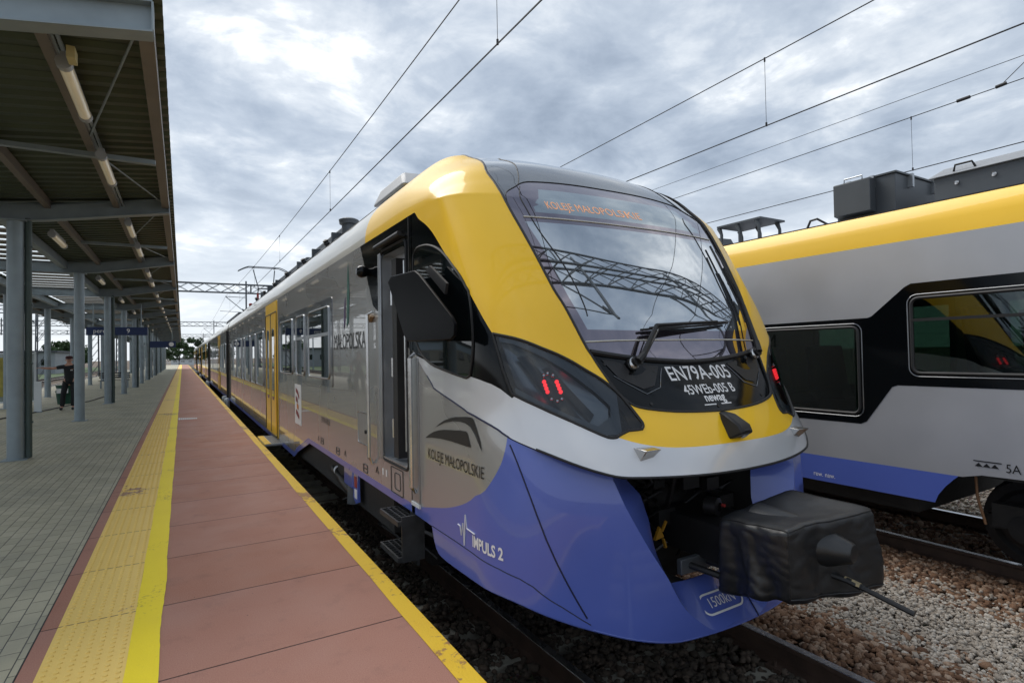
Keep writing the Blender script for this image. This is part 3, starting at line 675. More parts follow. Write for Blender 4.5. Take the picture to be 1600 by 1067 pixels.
# camera pod under the number panel
c_=Vector(on(nose,0,1.45,0)); q=MB()
def ring(z,y,w,h): return [(3.02-w,y,z-h),(3.02+w,y,z-h),(3.02+w*.8,y,z+h),(3.02-w*.8,y,z+h)]
sec=[(1.275,2.46,.022,.01),(1.24,2.40,.034,.018),(1.17,2.31,.050,.040),(1.135,2.235,.056,.046)]
vv=[];ff=[]
prof=[(0.034,2.45,1.246),(.062,2.37,1.232),(.074,2.27,1.175),(.070,2.245,1.125)]
back=[(.044,2.47,1.245),(.070,2.44,1.17),(.076,2.35,1.085),(.072,2.33,1.08)]
for (w,y,z),(w2,y2,z2) in zip(prof,back): vv+=[(3.02-w*.75,y,z),(3.02+w*.75,y,z),(3.02+w2,y2,z2),(3.02-w2,y2,z2)]
for i in range(3):
    for k in range(4): ff.append((i*4+k,i*4+(k+1)%4,(i+1)*4+(k+1)%4,(i+1)*4+k))
ff+=[(0,1,2,3),(12,15,14,13)]
POD=MB().add(vv,ff).build('camera_pod',MBK,T1,bevel=.012)
MB().lathe((3.035,2.285,1.112),(0,-.7,-.75),[(-.02,.03),(.01,.03),(.012,.024),(.004,.0)],16).build('camera_lens',GLS,POD)
MB().tube([(2.975,2.27,1.135),(3.02,2.235,1.145),(3.075,2.27,1.135)],.006,6).build('camera_guard',RUB,POD)
for s in (-1,1):
    c_=Vector(on(nose,s*.305,1.01,.0)); q=MB()
    w=.058; q.hexa([c_+Vector((-w*.7,-.0,-.045)),c_+Vector((w*.7,-.0,-.045)),c_+Vector((w*.7,.06,-.045)),c_+Vector((-w*.7,.06,-.045)),c_+Vector((-w,-.075,.028)),c_+Vector((w,-.075,.028)),c_+Vector((w,.06,.035)),c_+Vector((-w,.06,.035))]).build('lifting_bracket',CHR,T1,bevel=.004)
# lip between the cheeks with the load plate
LP=MB(); X_=np.linspace(-.5,.5,31); vv=[]
for t in np.linspace(0,1,8):
    for x in X_:
        yf=apron(np.array([x/1.42*.62]),np.array([-.06]))[0][1]
        y=yf+(2.585-yf)*t; z=-.092+(.155+.092)*(t**.9)+.32*max(0,abs(x)-.36)
        vv.append((3.02+x,y,z))
LP.add(vv,[(i*31+k,i*31+k+1,(i+1)*31+k+1,(i+1)*31+k) for i in range(7) for k in range(30)],True)
LPO=LP.build('coupler_lip',BLU,T1)
BL=BVHTree.FromObject(LPO,bpy.context.evaluated_depsgraph_get()) if False else BVHTree.FromPolygons([tuple(v) for v in vv],[(i*31+k,i*31+k+1,(i+1)*31+k+1,(i+1)*31+k) for i in range(7) for k in range(30)])
def on_lip(x,y):
    h=BL.ray_cast(Vector((2.975+x,2.455+y*.72,1)),Vector((0,0,-1))); return (h[0]+Vector((0,-.010,.010))) if h[0] else Vector((2.975+x,2.45,0))
txt('1500kN',.085,WHT,'load_plate',LPO,on_lip,.9)
o_=roundrect(-.19,.19,-.065,.065,.064,6); i_=roundrect(-.178,.178,-.053,.053,.052,6)
me_=MB(); n_=len(o_); me_.add([on_lip(*p) for p in o_]+[on_lip(*p) for p in i_],[(i,(i+1)%n_,n_+(i+1)%n_,n_+i) for i in range(n_)]); me_.build('load_plate_border',WHT,LPO)
tube_on_pts=[on_lip(.235,-.16+.02*i)-Vector((0,0,.003)) for i in range(13)]
MB().tube([p for p in tube_on_pts],.0045,6).build('lip_seam',NVY,LPO)
# dark cavity behind the coupler opening
q=MB(); q.box(1.95,4.09,2.95,3.0,.0,.95); q.box(2.0,4.04,2.62,3.0,.93,.95); q.build('coupler_bay_wall',UND,T1)
q=MB(); rnd.seed(3)
for i in range(46):
    x=rnd.uniform(2.35,3.7); y=rnd.uniform(2.75,2.95); z=rnd.uniform(.1,.88); w=rnd.uniform(.02,.09)
    if i%2: q.box(x-w,x+w,y-.04,y+.04,z-w*.7,z+w*.7)
    else: q.tube([(x,y,z),(x+rnd.uniform(-.3,.3),y-.05,z+rnd.uniform(-.1,.1)),(x+rnd.uniform(-.3,.3),y+.05,z-.2)],rnd.uniform(.008,.02),6)
q.build('coupler_bay_equipment',MBK,T1)
MB().box(2.68,3.1,2.5,2.54,.235,.33).build('buffer_beam_plate',RFS,T1,bevel=.006)
q=MB(); 
for x,z in ((2.76,.285),(2.92,.28),(3.03,.285)): q.tube([(x,2.52,z),(x+.06,2.3,z-.02),(x+.2,2.1,z+.05)],.022,8)
q.build('jumper_hose',RUB,T1)
q=MB(); q.prism([(2.62,2.66,.42),(2.70,2.66,.43),(2.665,2.66,.5)],(0,.02,0)); q.bar((2.68,2.66,.47),(2.72,2.66,.53),.015,.012); q.bar((2.69,2.66,.42),(2.71,2.66,.36),.02,.012); q.build('isolating_cock',CKY,T1)
MB().lathe((2.98,2.55,.62),(.3,-1,0),[(0,.06),(.08,.06),(.09,.03)],12).build('hose_socket',MBK,T1); MB().lathe((3.0,2.44,.64),(0,-1,0),[(0,.011),(.02,.011),(.02,0)],8).build('socket_cap',REDM,T1)
# side marks: KOLEJE MAŁOPOLSKIE emblem
def onA(px_u,px_z,off=.003): return Vector(on(apron,px_u,px_z,off))
def side_place(y0,z0,k=1.,kz=1.,slope=0.):
    # text on the flat flank: +x of the glyphs runs towards the nose (-Y)
    def f(x,y):
        Y=y0-x*k; Z=z0+y*kz+x*slope
        if Y<4.2:
            # follow the curved flank
            us=np.linspace(-1.95,-.4,160); PP=apron(us,np.full(160,Z)); X_=np.interp(-Y,-PP[:,1],PP[:,0])
            return Vector((float(X_)-.004,Y,Z))
        return Vector((1.6-.004,Y,Z))
    return f
GS=[o for o in T1.children if o.name.startswith('grey_door_surround')][0]
sp=side_place(3.50,.9)
txt('KOLEJE MAŁOPOLSKIE',.108,INK,'operator_name',GS,lambda x,y: sp(x-.03,y),.82,spacing=1.03)
def emb(pts): return [( (3.50-y),(z-.9)) for y,z in pts]
def blob(name,outer,m,parent,pl):
    q=MB(); n=len(outer); 
    me=bpy.data.meshes.new(name); P2=[Vector((a,b)) for a,b in outer]; r=delaunay_2d_cdt(P2,[(i,(i+1)%n) for i in range(n)],[],3,1e-5)
    vs_=[(p.x,p.y) for p in r[0]]; 
    me.from_pydata([tuple(pl(*p)) for p in vs_],[],[tuple(f) for f in r[2]]); me.materials.append(m); o=bpy.data.objects.new(name,me); COL.objects.link(o); return par(o,parent)
blob('operator_emblem',[(-1.5675, 1.1112), (-1.4786, 1.1487), (-1.3919, 1.1772), (-1.2921, 1.2023), (-1.1978, 1.2178), (-1.0233, 1.2342), (-0.974, 1.2364), (-0.9625, 1.2281), (-0.95, 1.1696), (-0.9418, 1.0957), (-0.9381, 1.0334), (-0.952, 1.072), (-0.9721, 1.131), (-0.9933, 1.175), (-1.0415, 1.1905), (-1.1215, 1.1943), (-1.2382, 1.1868), (-1.3966, 1.1618)],INK,GS,lambda a,b: onA(a,b,.004))
blob('operator_emblem',[(-1.7617, 1.0107), (-1.6915, 1.044), (-1.6061, 1.0743), (-1.5065, 1.0974), (-1.4108, 1.1119), (-1.1739, 1.1333), (-1.0649, 1.1385), (-1.0477, 1.1303), (-1.0238, 1.0423), (-1.145, 1.0426), (-1.3073, 1.0445), (-1.4838, 1.0401), (-1.6431, 1.0274)],INK,GS,lambda a,b: onA(a,b,.004))

# IMPULS 2
im=side_place(3.36,.455)
LI=LOGO_BLUE=BLP
impl=side_place(3.13,.47)
txt('IMPULS 2',.100,WHT,'model_mark',BLP,lambda x,y: impl(x+.05,y-.025),.84,bold=.003)
pw=[(-.33,.03),(-.295,.025),(-.28,-.03),(-.255,.055),(-.235,-.085),(-.215,.12),(-.195,.035),(-.08,.028)]
q=MB(); q.tube([impl(a,b) for a,b in pw],.0045,5); q.build('pulse_mark',WHT,BLP)
# ---------------------------------------------------------------- body of the first train
XS=1.6; ROOF=nose(np.linspace(-1,1,61),np.full(61,12.)); ROOF=[(float(p[0]),float(p[2])) for p in ROOF]
def arch(y0,y1,i0,i1,m,name,parent,dx=0.,off=0.):
    q=MB(); R_=[(3.02+(x-3.02)*(1+off/1.4)+dx,z+off) for x,z in ROOF[i0:i1+1]]; n=len(R_)
    ys=np.linspace(y0,y1,max(2,int((y1-y0)/1.5)+1)); vs_=[(x+0,y,z) for y in ys for x,z in R_]
    q.add(vs_,[(j*n+i,j*n+i+1,(j+1)*n+i+1,(j+1)*n+i) for j in range(len(ys)-1) for i in range(n-1)],True)
    return q.build(name,m,parent)
def side_sheet(polyYZ,m,name,parent,x=XS,holes=(),d=0.):
    """flat sheet in the plane X = x with rounded or straight outline (Y,Z) and holes"""
    pts=[];ed=[]
    for P in (polyYZ,*holes):
        o=len(pts); pts+=[Vector(p) for p in P]; n=len(P); ed+=[(o+i,o+(i+1)%n) for i in range(n)]
    r=delaunay_2d_cdt(pts,ed,[],0,1e-6); fs=[]
    for f in r[2]:
        c=sum((r[0][i] for i in f),Vector((0,0)))/len(f)
        if pip(c.x,c.y,polyYZ) and not any(pip(c.x,c.y,h) for h in holes): fs.append(tuple(f))
    q=MB(); q.add([(x,p.x,p.y) for p in r[0]],fs)
    return q.build(name,m,parent,recalc=False)
def panel(y0,y1,z0,z1,r,m,name,parent,x=XS,th=.004,side=-1):
    """thin rounded panel lying on the flank, proud by th"""
    P=roundrect(y0,y1,z0,z1,min(r,(y1-y0)/2.01,(z1-z0)/2.01)); q=MB(); q.prism([(x,a,b) for a,b in P],(side*th,0,0)); return q.build(name,m,parent)
def frame(y0,y1,z0,z1,r,rad,m,name,parent,x=XS):
    P=roundrect(y0,y1,z0,z1,r); q=MB(); q.tube([(x,a,b) for a,b in P]+[(x,*P[0]),(x,*P[1])],rad,6,cap=False); return q.build(name,m,parent)
DY0,DY1,DZ0,DZ1=4.43,5.05,.72,2.56
door=roundrect(DY0,DY1,DZ0,DZ1,.05,3)
blackP=[(4.28,2.78),(4.28,1.66),(5.35,2.13),(5.77,2.78)]
bl_in=[(4.28,.372),(8.6,.372),(9.6,.10),(9.9,-.02),(25.2,-.02)]; bl_up=[(25.2,.06),(9.9,.06),(9.7,.16),(8.7,.44),(4.28,.44)]
def clip_door(P): return P
side_sheet([(4.28,.44),(8.7,.44),(9.7,.16),(9.9,.06),(25.2,.06),(25.2,2.78),(5.77,2.78),(5.35,2.13),(4.28,1.66)],GRY,'car_side',T1,holes=[door]).name='car_side'
side_sheet(blackP,BLK,'cab_side_panel',T1,x=XS-.001,holes=[door])
side_sheet(bl_in+bl_up,BLU,'skirt_stripe',T1)
q=MB(); q.add([(4.44,4.28,.37),(4.44,25.2,.37),(4.44,25.2,2.78),(4.44,4.28,2.78)],[(0,1,2,3)]); FS=q.build('car_side',GRY,T1)
txt('MAŁOPOLSKA',.30,INK,'region_name',FS,lambda x,y:(4.444,6.3+x,1.75+y),.8)
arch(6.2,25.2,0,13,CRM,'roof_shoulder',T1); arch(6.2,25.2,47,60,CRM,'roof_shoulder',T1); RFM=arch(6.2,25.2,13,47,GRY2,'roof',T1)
# fill between the cab roof fairing and the flank top
# gutter line on the shoulder
for k in (11,49):
    x,z=ROOF[k]; MB().tube([(x-.004*(1 if k>30 else -1),5.0,z+.004),(x,25.2,z+.004)],.007,6).build('roof_gutter',RUB,T1)
MB().box(1.70,4.34,5.1,25.2,-.02,.36).build('underframe',UND,T1)
# cab door
CDOOR=MB().box(XS+.115,XS+.15,DY0-.02,DY1+.02,DZ0-.02,DZ1+.02).build('cab_door',GRY2,T1)
q=MB(); q.box(XS,XS+.12,DY1,DY1+.012,DZ0,DZ1); q.box(XS,XS+.12,DY0-.012,DY0,DZ0,DZ1); q.box(XS,XS+.12,DY0,DY1,DZ1,DZ1+.012); q.box(XS-.012,XS+.12,DY0,DY1,DZ0-.012,DZ0); q.build('door_recess',ALU,CDOOR)
q=MB(); q.box(XS+.105,XS+.115,4.45,4.80,1.45,2.5); q.build('cab_door_window',GLS,CDOOR)
q=MB(); 
for y,rr in ((4.86,.010),(4.70,.012),(4.50,.010)): q.tube([(XS+.09,y,.80),(XS+.09,y,2.48)],rr,6)
q.build('door_seal',CHR,CDOOR)
q=MB(); q.box(XS+.02,XS+.11,4.72,4.84,.74,2.5); q.build('door_edge',RUB,CDOOR)
q=MB(); 
for z in (.95,1.5,2.15): q.tube([(XS+.05,4.93,z-.05),(XS+.05,4.93,z+.12)],.014,8)
q.each('door_hinge',CHR,CDOOR)
q=MB(); q.box(XS-.018,XS,DY1+.005,DY1+.085,DZ0-.03,DZ1+.03); q.build('door_frame',ALU,CDOOR,bevel=.004)
q=MB(); q.tube([(XS-.05,5.10,2.645),(XS-.05,4.42,2.655)],.022,8); q.box(XS-.05,XS,4.42,5.1,2.635,2.65); q.build('rain_strip',MBK,CDOOR)
frame(DY0-.03,DY1+.02,DZ0-.03,DZ1+.05,.06,.012,RUB,'door_outline',CDOOR,XS-.003)
MB().box(XS-.003,XS+.0,4.335,4.347,.37,2.78).build('panel_gap',RUB,T1)
q=MB(); q.tube([(XS-.01,5.38,2.08),(XS-.05,5.38,2.04),(XS-.05,5.38,.66),(XS-.01,5.38,.6)],.017,8); q.build('handrail',CHR,T1)
q=MB(); q.box(XS-.012,XS-.0015,4.155,4.30,.46,1.62); q.build('handrail_recess',ALU,T1)
q=MB(); q.tube([(XS-.012,4.215,1.66),(XS-.05,4.215,1.62),(XS-.05,4.215,.60),(XS-.012,4.215,.56)],.019,8); q.build('handrail',CHR,T1)
q=MB(); q.box(XS-.02,XS-.002,4.14,4.31,.445,.475); q.build('recess_shelf',WHP,T1)
q=MB(); q.prism([(XS-.002,5.30,2.02),(XS-.002,5.42,2.06),(XS-.002,5.40,1.97)],(-.04,0,0)); q.build('grab_cover',mat('bronze_cover',(.25,.16,.08),.5),T1)
# access box, stickers, small marks
panel(5.52,5.92,.74,1.06,.03,ALU,'access_flap',T1,th=.006); frame(5.52,5.92,.74,1.06,.03,.005,CHR,'access_flap_rim',T1,XS-.006)
MB().lathe((XS-.006,5.60,.88),(-1,0,0),[(0,.02),(.02,.02),(.022,0)],10).build('flap_lock',RUB,T1)
CS1=[o for o in T1.children if o.name=='car_side'][0]
def sidep(y0,z0): return lambda x,y:(XS-.004,y0-x,z0+y)
txt('MAŁOPOLSKA',.255,INK,'region_name',CS1,sidep(6.30,1.80),.84)
for (a,col) in ((([(6.50,1.80),(6.44,2.14),(6.40,2.20),(6.42,1.9)]),mat('purple_vinyl',(.05,.01,.10),.4)),([(6.36,1.84),(6.30,2.42),(6.26,2.60),(6.22,2.2),(6.27,1.9)],mat('green_vinyl',(.01,.10,.07),.4))):
    m_=MB(); m_.add([(XS-.004,y,z+.12) for y,z in a],[tuple(range(len(a)))]); m_.build('region_emblem',col,CS1)
STK=panel(9.24,9.78,.56,1.20,.005,WHT,'poster_sticker',T1,th=.004)
BRD=mat('maroon_print',(.22,.02,.02),.5); ORG=mat('orange_print',(.6,.2,.03),.5)
for pts,mm in (([(.12,.55),(.30,.50),(.42,.42),(.40,.36),(.28,.44),(.12,.48)],BRD),([(.12,.42),(.26,.38),(.30,.30),(.12,.33)],BRD),([(.20,.30),(.36,.27),(.34,.19),(.20,.22)],ORG),([(.12,.20),(.30,.16),(.42,.10),(.40,.05),(.24,.09),(.12,.13)],BRD)):
    m_=MB(); m_.add([(XS-.009,9.78-y,.60+z) for y,z in pts],[tuple(range(len(pts)))]); m_.build('sticker_print',mm,STK)
txt('EN79A-005 B',.11,INK,'side_number',CS1,sidep(7.5,.80),.8)
for y,z in ((7.95,.50),(6.50,.50),(5.28,.52)):
    m_=MB(); m_.add([(XS-.004,y-a,z+b) for a,b in ((-.05,0),(0,.07),(.05,0),(.03,0),(0,.045),(-.03,0))],[(0,1,4,5),(1,2,3,4)]); m_.build('jacking_mark',INK,CS1)
for y,z in ((7.72,.50),(6.85,.49),(5.68,.48)):
    frame(y-.07,y+.07,z-.02,z+.06,.01,.003,INK,'data_panel_mark',CS1,XS-.004); MB().box(XS-.005,XS-.002,y-.05,y+.05,z+.015,z+.024).build('data_panel_line',INK,CS1)
frame(4.55,4.86,.44,.66,.01,.003,INK,'door_pictogram',CS1,XS-.004); frame(4.62,4.76,.48,.62,.02,.003,INK,'door_pictogram',CS1,XS-.004)
for y in (4.98,5.08): 
    m_=MB(); m_.box(XS-.004,XS-.002,y,y+.03,.54,.60); m_.build('white_mark',WHT,CS1)
# look-back camera pod
POD2=MB().lathe((XS,5.44,2.47),(-1,0,0),[(0,.035),(.03,.04),(.05,.055),(.08,.062),(.11,.055),(.13,.03),(.132,0)],16).build('lookback_camera',BLK,T1)
# mirror with its arm
MIRM=mat('black_mirror_shell',(.004,.004,.005),.3,0,.0,ior=1.3,spec=.10)
mir_=[(4.42,2.24),(4.33,2.28),(3.78,2.25),(3.69,2.21),(3.13,1.88),(3.08,1.83),(3.09,1.76),(3.15,1.735),(3.94,1.745),(4.03,1.79)]
q=MB(); q.prism([(1.445+(y-4.4)*.02,y,z) for y,z in mir_],(.022,0,0)); MIR=q.build('wing_mirror',MIRM,T1,bevel=.006)
q=MB(); q.bar((1.46,4.1,2.0),(1.60,4.15,2.0),.05,.06); q.build('mirror_arm',MBK,MIR)
q=MB(); q.prism([(1.52,3.78,2.25),(1.52,3.71,2.28),(1.52,3.42,2.12),(1.52,3.45,2.05)],(.02,0,0)); q.build('mirror_inner',RUB,MIR)
# cab side window
CP=[o for o in T1.children if o.name.startswith('cab_side_panel')][0]
sw=catmull(D['sidewin']+[D['sidewin'][0]],3)[:-1]
tube_on(nose,sw,.009,RUB,'cab_window_frame',CP,.003,closed=True)
cwm=MB(); rim=[Vector(on(nose,a,b,.003)) for a,b in sw]; c0=sum(rim,Vector())/len(rim)
inner=[Vector(on(nose,*( (np.array(p)*.5+np.array([-1.3,4.0])*.5) ),.003)) for p in sw]; cc=Vector(on(nose,-1.3,4.0,.003)); n=len(rim)
cwm.add(rim+inner+[cc],[(i,(i+1)%n,n+(i+1)%n,n+i) for i in range(n)]+[(n+i,n+(i+1)%n,2*n) for i in range(n)],True); cwm.build('cab_window',mat('cab_window_glass',(.004,.006,.007),.03,0,.25,ior=1.5),CP)
# train windows and doors
def window(y0,y1,z0,z1,parent,transom=None,x=XS,side=-1,near=True):
    g=panel(y0,y1,z0,z1,.08,GLS,'window',parent,x+side*.010,.003,side)
    if near:
        frame(y0,y1,z0,z1,.08,.011,ALU,'window_frame',g,x+side*.013)
        if transom: MB().box(x+side*.024,x+side*.008,y0+.02,y1-.02,transom-.022,transom+.022).build('window_transom',ALU,g)
    return g
panel(7.06,11.42,1.26,2.38,.05,DGP,'window_surround',T1,th=.008)
window(7.20,8.52,1.36,2.28,T1,1.93); window(8.86,9.56,1.36,2.28,T1,1.93); window(9.92,11.25,1.36,2.28,T1)
def pdoor(y0,parent,x=XS,side=-1,near=True):
    d=panel(y0,y0+1.66,.06,2.76,.02,YEL,'passenger_door',parent,x,.012,side)
    for a in (.16,.88):
        panel(y0+a,y0+a+.62,.14,2.50,.04,YEL,'door_leaf',d,x+side*.012,.008,side); 
        panel(y0+a+.16,y0+a+.50,.78,2.22,.10,GLS,'door_leaf_window',d,x+side*.021,.004,side)
    panel(y0+.785,y0+.875,.12,2.52,.01,RUB,'door_gap',d,x+side*.012,.010,side)
    if near:
        frame(y0+.02,y0+1.64,.08,2.54,.03,.010,RUB,'door_outline',d,x+side*.014)
    return d
pdoor(11.70,T1)
def car_windows(y0,lst,near=True):
    for a,b in lst: 
        window(y0+a,y0+b,1.0,2.24,T1,None,near=near)
panel(13.7,22.4,.94,2.30,.05,DGP,'window_surround',T1,th=.006)
car_windows(0,[(13.85,15.15),(15.45,16.35),(16.75,18.1),(18.35,19.0),(19.4,20.9),(21.2,22.25)])
ST=MB().box(1.30,1.66,11.15,12.35,.015,.05).build('boarding_step',ALU,T1)
MB().box(1.295,1.40,11.15,12.35,.05,.056).build('step_edge',YED,ST)
q=MB()
for k in range(6): q.box(1.42+.035*k,1.435+.035*k,11.2,12.3,.05,.058)
q.build('step_ribs',MBK,ST)
# further cars
y=25.2
for k in range(4):
    y0=y+.35; y1=y0+(18.4 if k<3 else 21.)
    MB().box(1.82,4.22,y-.05,y0+.05,-.05,3.25).build('gangway_bellows',RUB,T1)
    q=MB(); q.box(XS,4.44,y0,y1,.06,2.78); q.build('car_body',GRY,T1); MB().box(XS-.002,4.442,y0,y1,-.04,.06).build('skirt_stripe',BLU,T1)
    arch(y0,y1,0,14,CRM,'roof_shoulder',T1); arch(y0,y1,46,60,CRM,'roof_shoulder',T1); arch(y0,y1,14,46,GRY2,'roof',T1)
    nr=k==0
    panel(y0+.8,y0+5.3,.94,2.30,.05,DGP,'window_surround',T1,th=.006); panel(y0+7.3,y1-3.2,.94,2.30,.05,DGP,'window_surround',T1,th=.006)
    for a,b in ((1.,2.3),(2.6,3.7),(4.,5.2),(7.5,8.8),(9.1,10.2),(10.5,11.8),(12.1,13.2),(13.6,15.0)): window(y0+a,y0+b,1.,2.24,T1,None,near=nr)
    pdoor(y0+5.45,T1,near=nr); 
    if k%2: pdoor(y1-2.6,T1,near=False)
    MB().box(1.9,4.1,y0+.5,y1-.5,-.4,.0).build('underframe',UND,T1)
    # yaw damper housings that hang close to the platform edge at the joints
    for yy in (y-.55,y0+.55):
        MB().lathe((1.50,yy,-.12),(0,0,1),[(-.22,.06),(-.2,.10),(.12,.10),(.18,.07),(.2,0)],12).build('damper_housing',WHP,T1)
    MB().box(1.52,1.60,y-.12,y+.0,-.1,2.72).build('joint_post',RUB,T1)
    y=y1
MB().box(1.68,4.36,y,y+3.0,-.2,3.2).build('rear_cab',DGP,T1)
# bogies and running gear
def bogie(yc,parent,x0=XC,near=True):
    b=MB(); 
    for s in (-1,1): b.bar((x0+s*1.02,yc-1.5,.02),(x0+s*1.02,yc+1.5,.02),.14,.22)
    b.box(x0-.9,x0+.9,yc-.25,yc+.25,-.1,.25); B=b.build('bogie',UND,parent)
    for dy in (-1.25,1.25):
        w=MB()
        for s in (-1,1): w.lathe((x0+s*.70,yc+dy,-.075),(s,0,0),[(-.02,.0),(-.02,.45),(.01,.445),(.015,.42),(.12,.415),(.125,.34),(.09,.30),(.09,.12),(.14,.10),(.14,0)],28)
        w.tube([(x0-.7,yc+dy,-.075),(x0+.7,yc+dy,-.075)],.08,10); w.build('wheelset',MBK,B)
        if near:
            a=MB()
            for s in (-1,1): a.lathe((x0+s*.86,yc+dy,-.075),(s,0,0),[(0,.17),(.2,.17),(.22,.13),(.24,.13),(.25,0)],16); a.bar((x0+s*.98,yc+dy-.35,.02),(x0+s*.98,yc+dy+.3,-.06),.10,.14)
            a.each('axle_box',MBK,B)
    if near:
        a=MB()
        for s in (-1,1):
            for dy in (-.85,.85): 
                pr=[(-.02,.11)]+[(t*.02,.10+.018*(t%2)) for t in range(11)]+[(.22,.11)]
                a.lathe((x0+s*1.02,yc+dy,.10),(0,0,1),pr,14)
        a.each('suspension_spring',RUB,B)
    return B
B1=bogie(6.75,T1); bogie(25.3,T1,near=False); 
for yy in (43.9,62.6,81.3): bogie(yy,T1,near=False)
DM=MB().lathe((1.72,7.55,.17),(0,-1,-.12),[(0,.03),(.02,.055),(.5,.055),(.5,.075),(1.0,.075),(1.02,.03)],14).build('yaw_damper',MBK,T1)
MB().lathe((1.72,6.53,.05),(0,0,-1),[(-.1,.0),(-.1,.09),(.1,.10),(.12,0)],12).build('damper_bracket',RFS,T1)
MB().lathe((1.715,7.35,.19),(0,-1,-.12),[(0,.058),(.03,.062),(.06,.058)],14).build('damper_collar',WHP,DM)
BB=MB().box(1.64,1.80,6.35,6.75,.14,.38).build('antenna_box',BLU,T1,bevel=.02); q=MB(); q.prism([(1.632,6.10,.36),(1.632,6.26,.36),(1.632,6.30,.08),(1.632,6.20,.02),(1.632,6.08,.06)],(.02,0,0)); S_=q.build('warning_plate',BLU,T1)
panel(6.14,6.24,.20,.32,.01,REDM,'warning_print',S_,1.632,.003); panel(6.14,6.24,.08,.18,.01,WHT,'warning_print',S_,1.632,.003)
q=MB(); rnd.seed(5)
for i in range(40):
    yy=rnd.uniform(4.5,9.2); x=rnd.uniform(1.75,1.95); z=rnd.uniform(-.2,.34)
    if i%3: q.tube([(x,yy,z),(x+.02,yy+rnd.uniform(-.4,.4),z+rnd.uniform(-.15,.1)),(x+.1,yy+rnd.uniform(-.4,.4),z-.1)],rnd.uniform(.008,.025),6)
    else: q.box(x,x+.15,yy,yy+rnd.uniform(.05,.25),z-.08,z+.06)
q.build('underframe_piping',MBK,T1)
# cab access steps
q=MB()
for z in (.285,.0):
    q.box(1.46,1.66,4.30,4.315,z,z+.04); q.box(1.46,1.66,4.75,4.765,z,z+.04); q.box(1.46,1.475,4.315,4.75,z,z+.04); q.box(1.645,1.66,4.315,4.75,z,z+.04)
    for k in range(1,4): q.box(1.475+.045*k,1.483+.045*k,4.315,4.75,z+.01,z+.045)
    for k in range(1,8): q.box(1.475,1.645,4.315+.055*k,4.321+.055*k,z+.012,z+.038)
q.box(1.49,1.68,4.285,4.30,-.0,.36); q.box(1.62,1.64,4.30,4.45,-.05,.36)
q.build('access_steps',mat('dark_step_steel',(.05,.052,.055),.5,.4,noise=(12,.3)),T1)
# roof equipment
q=MB(); q.hexa([(1.98,5.5,3.42),(2.5,5.5,3.5),(2.5,6.6,3.5),(1.98,6.6,3.42),(2.06,5.75,3.62),(2.5,5.75,3.64),(2.5,6.5,3.64),(2.06,6.5,3.62)]); q.build('roof_hood',RFL,T1,bevel=.03)
q=MB(); q.lathe((2.06,8.0,3.38),(0,0,1),[(0,.10),(.13,.10),(.14,.13),(.2,.14),(.22,.10),(.225,0)],18); q.build('roof_ventilator',RFS,T1)
q=MB()
q.tube([(2.02,8.5,3.40),(2.02,14.5,3.42)],.022,8); q.tube([(2.14,8.5,3.53),(2.14,19,3.53)],.018,8)
for k in range(7): q.box(1.98,2.18,8.7+k*1.5,8.76+k*1.5,3.36,3.54); 
q.build('roof_pipe',RFS,T1)
q=MB(); rnd.seed(9)
for k in range(6): q.lathe((1.98,8.9+k*1.9,3.33),(-.5,0,1),[(0,.03),(.02,.05),(.05,.035),(.07,.05),(.1,.035),(.12,.05),(.14,.02)],10)
q.each('roof_insulator',MBK,T1)
MB().box(2.15,3.9,8.3,10.8,3.5,3.66).build('roof_box',RFS,T1,bevel=.03); MB().box(2.2,3.8,12.,16.,3.5,3.70).build('roof_box',RFS,T1,bevel=.03); MB().box(2.2,3.8,28,36,3.5,3.72).build('roof_box',RFS,T1,bevel=.03)
# pantograph
YP=25.6
PG=MB().box(2.3,3.7,YP-.1,YP+1.6,3.62,3.70).build('pantograph_frame',MBK,T1)
q=MB()
for s in (-1,1): q.tube([(3.02+s*.25,YP+1.2,3.7),(3.02+s*.28,YP-.35,4.5),(3.02+s*.42,YP+.2,5.35)],.022,8)
q.tube([(2.7,YP-.35,4.5),(3.34,YP-.35,4.5)],.03,8); q.build('pantograph_arm',RFS,PG)
q=MB()
for dy in (-.15,.15):
    q.tube([(3.02+t*1.0,YP+.2+dy,5.46-.20*max(0,abs(t)-.6)**1.3*3.2) for t in np.linspace(-1,1,21)],.018,6)
for s in (-1,1): q.tube([(3.02+s*.42,YP+.05,5.44),(3.02+s*.42,YP+.35,5.44)],.03,8)
q.build('pantograph_head',RFS,PG)
q=MB(); 
for s in (-1,1): q.lathe((3.02+s*.27,YP-.0,4.35),(0,.2,-1),[(0,.04),(.3,.05)],10); q.lathe((3.02+s*.5,YP+.5,3.7),(0,0,-1),[(-.25,.05),(-.2,.08),(-.12,.05),(-.05,.08),(0,.05)],12)
q.each('red_insulator',REDM,PG)
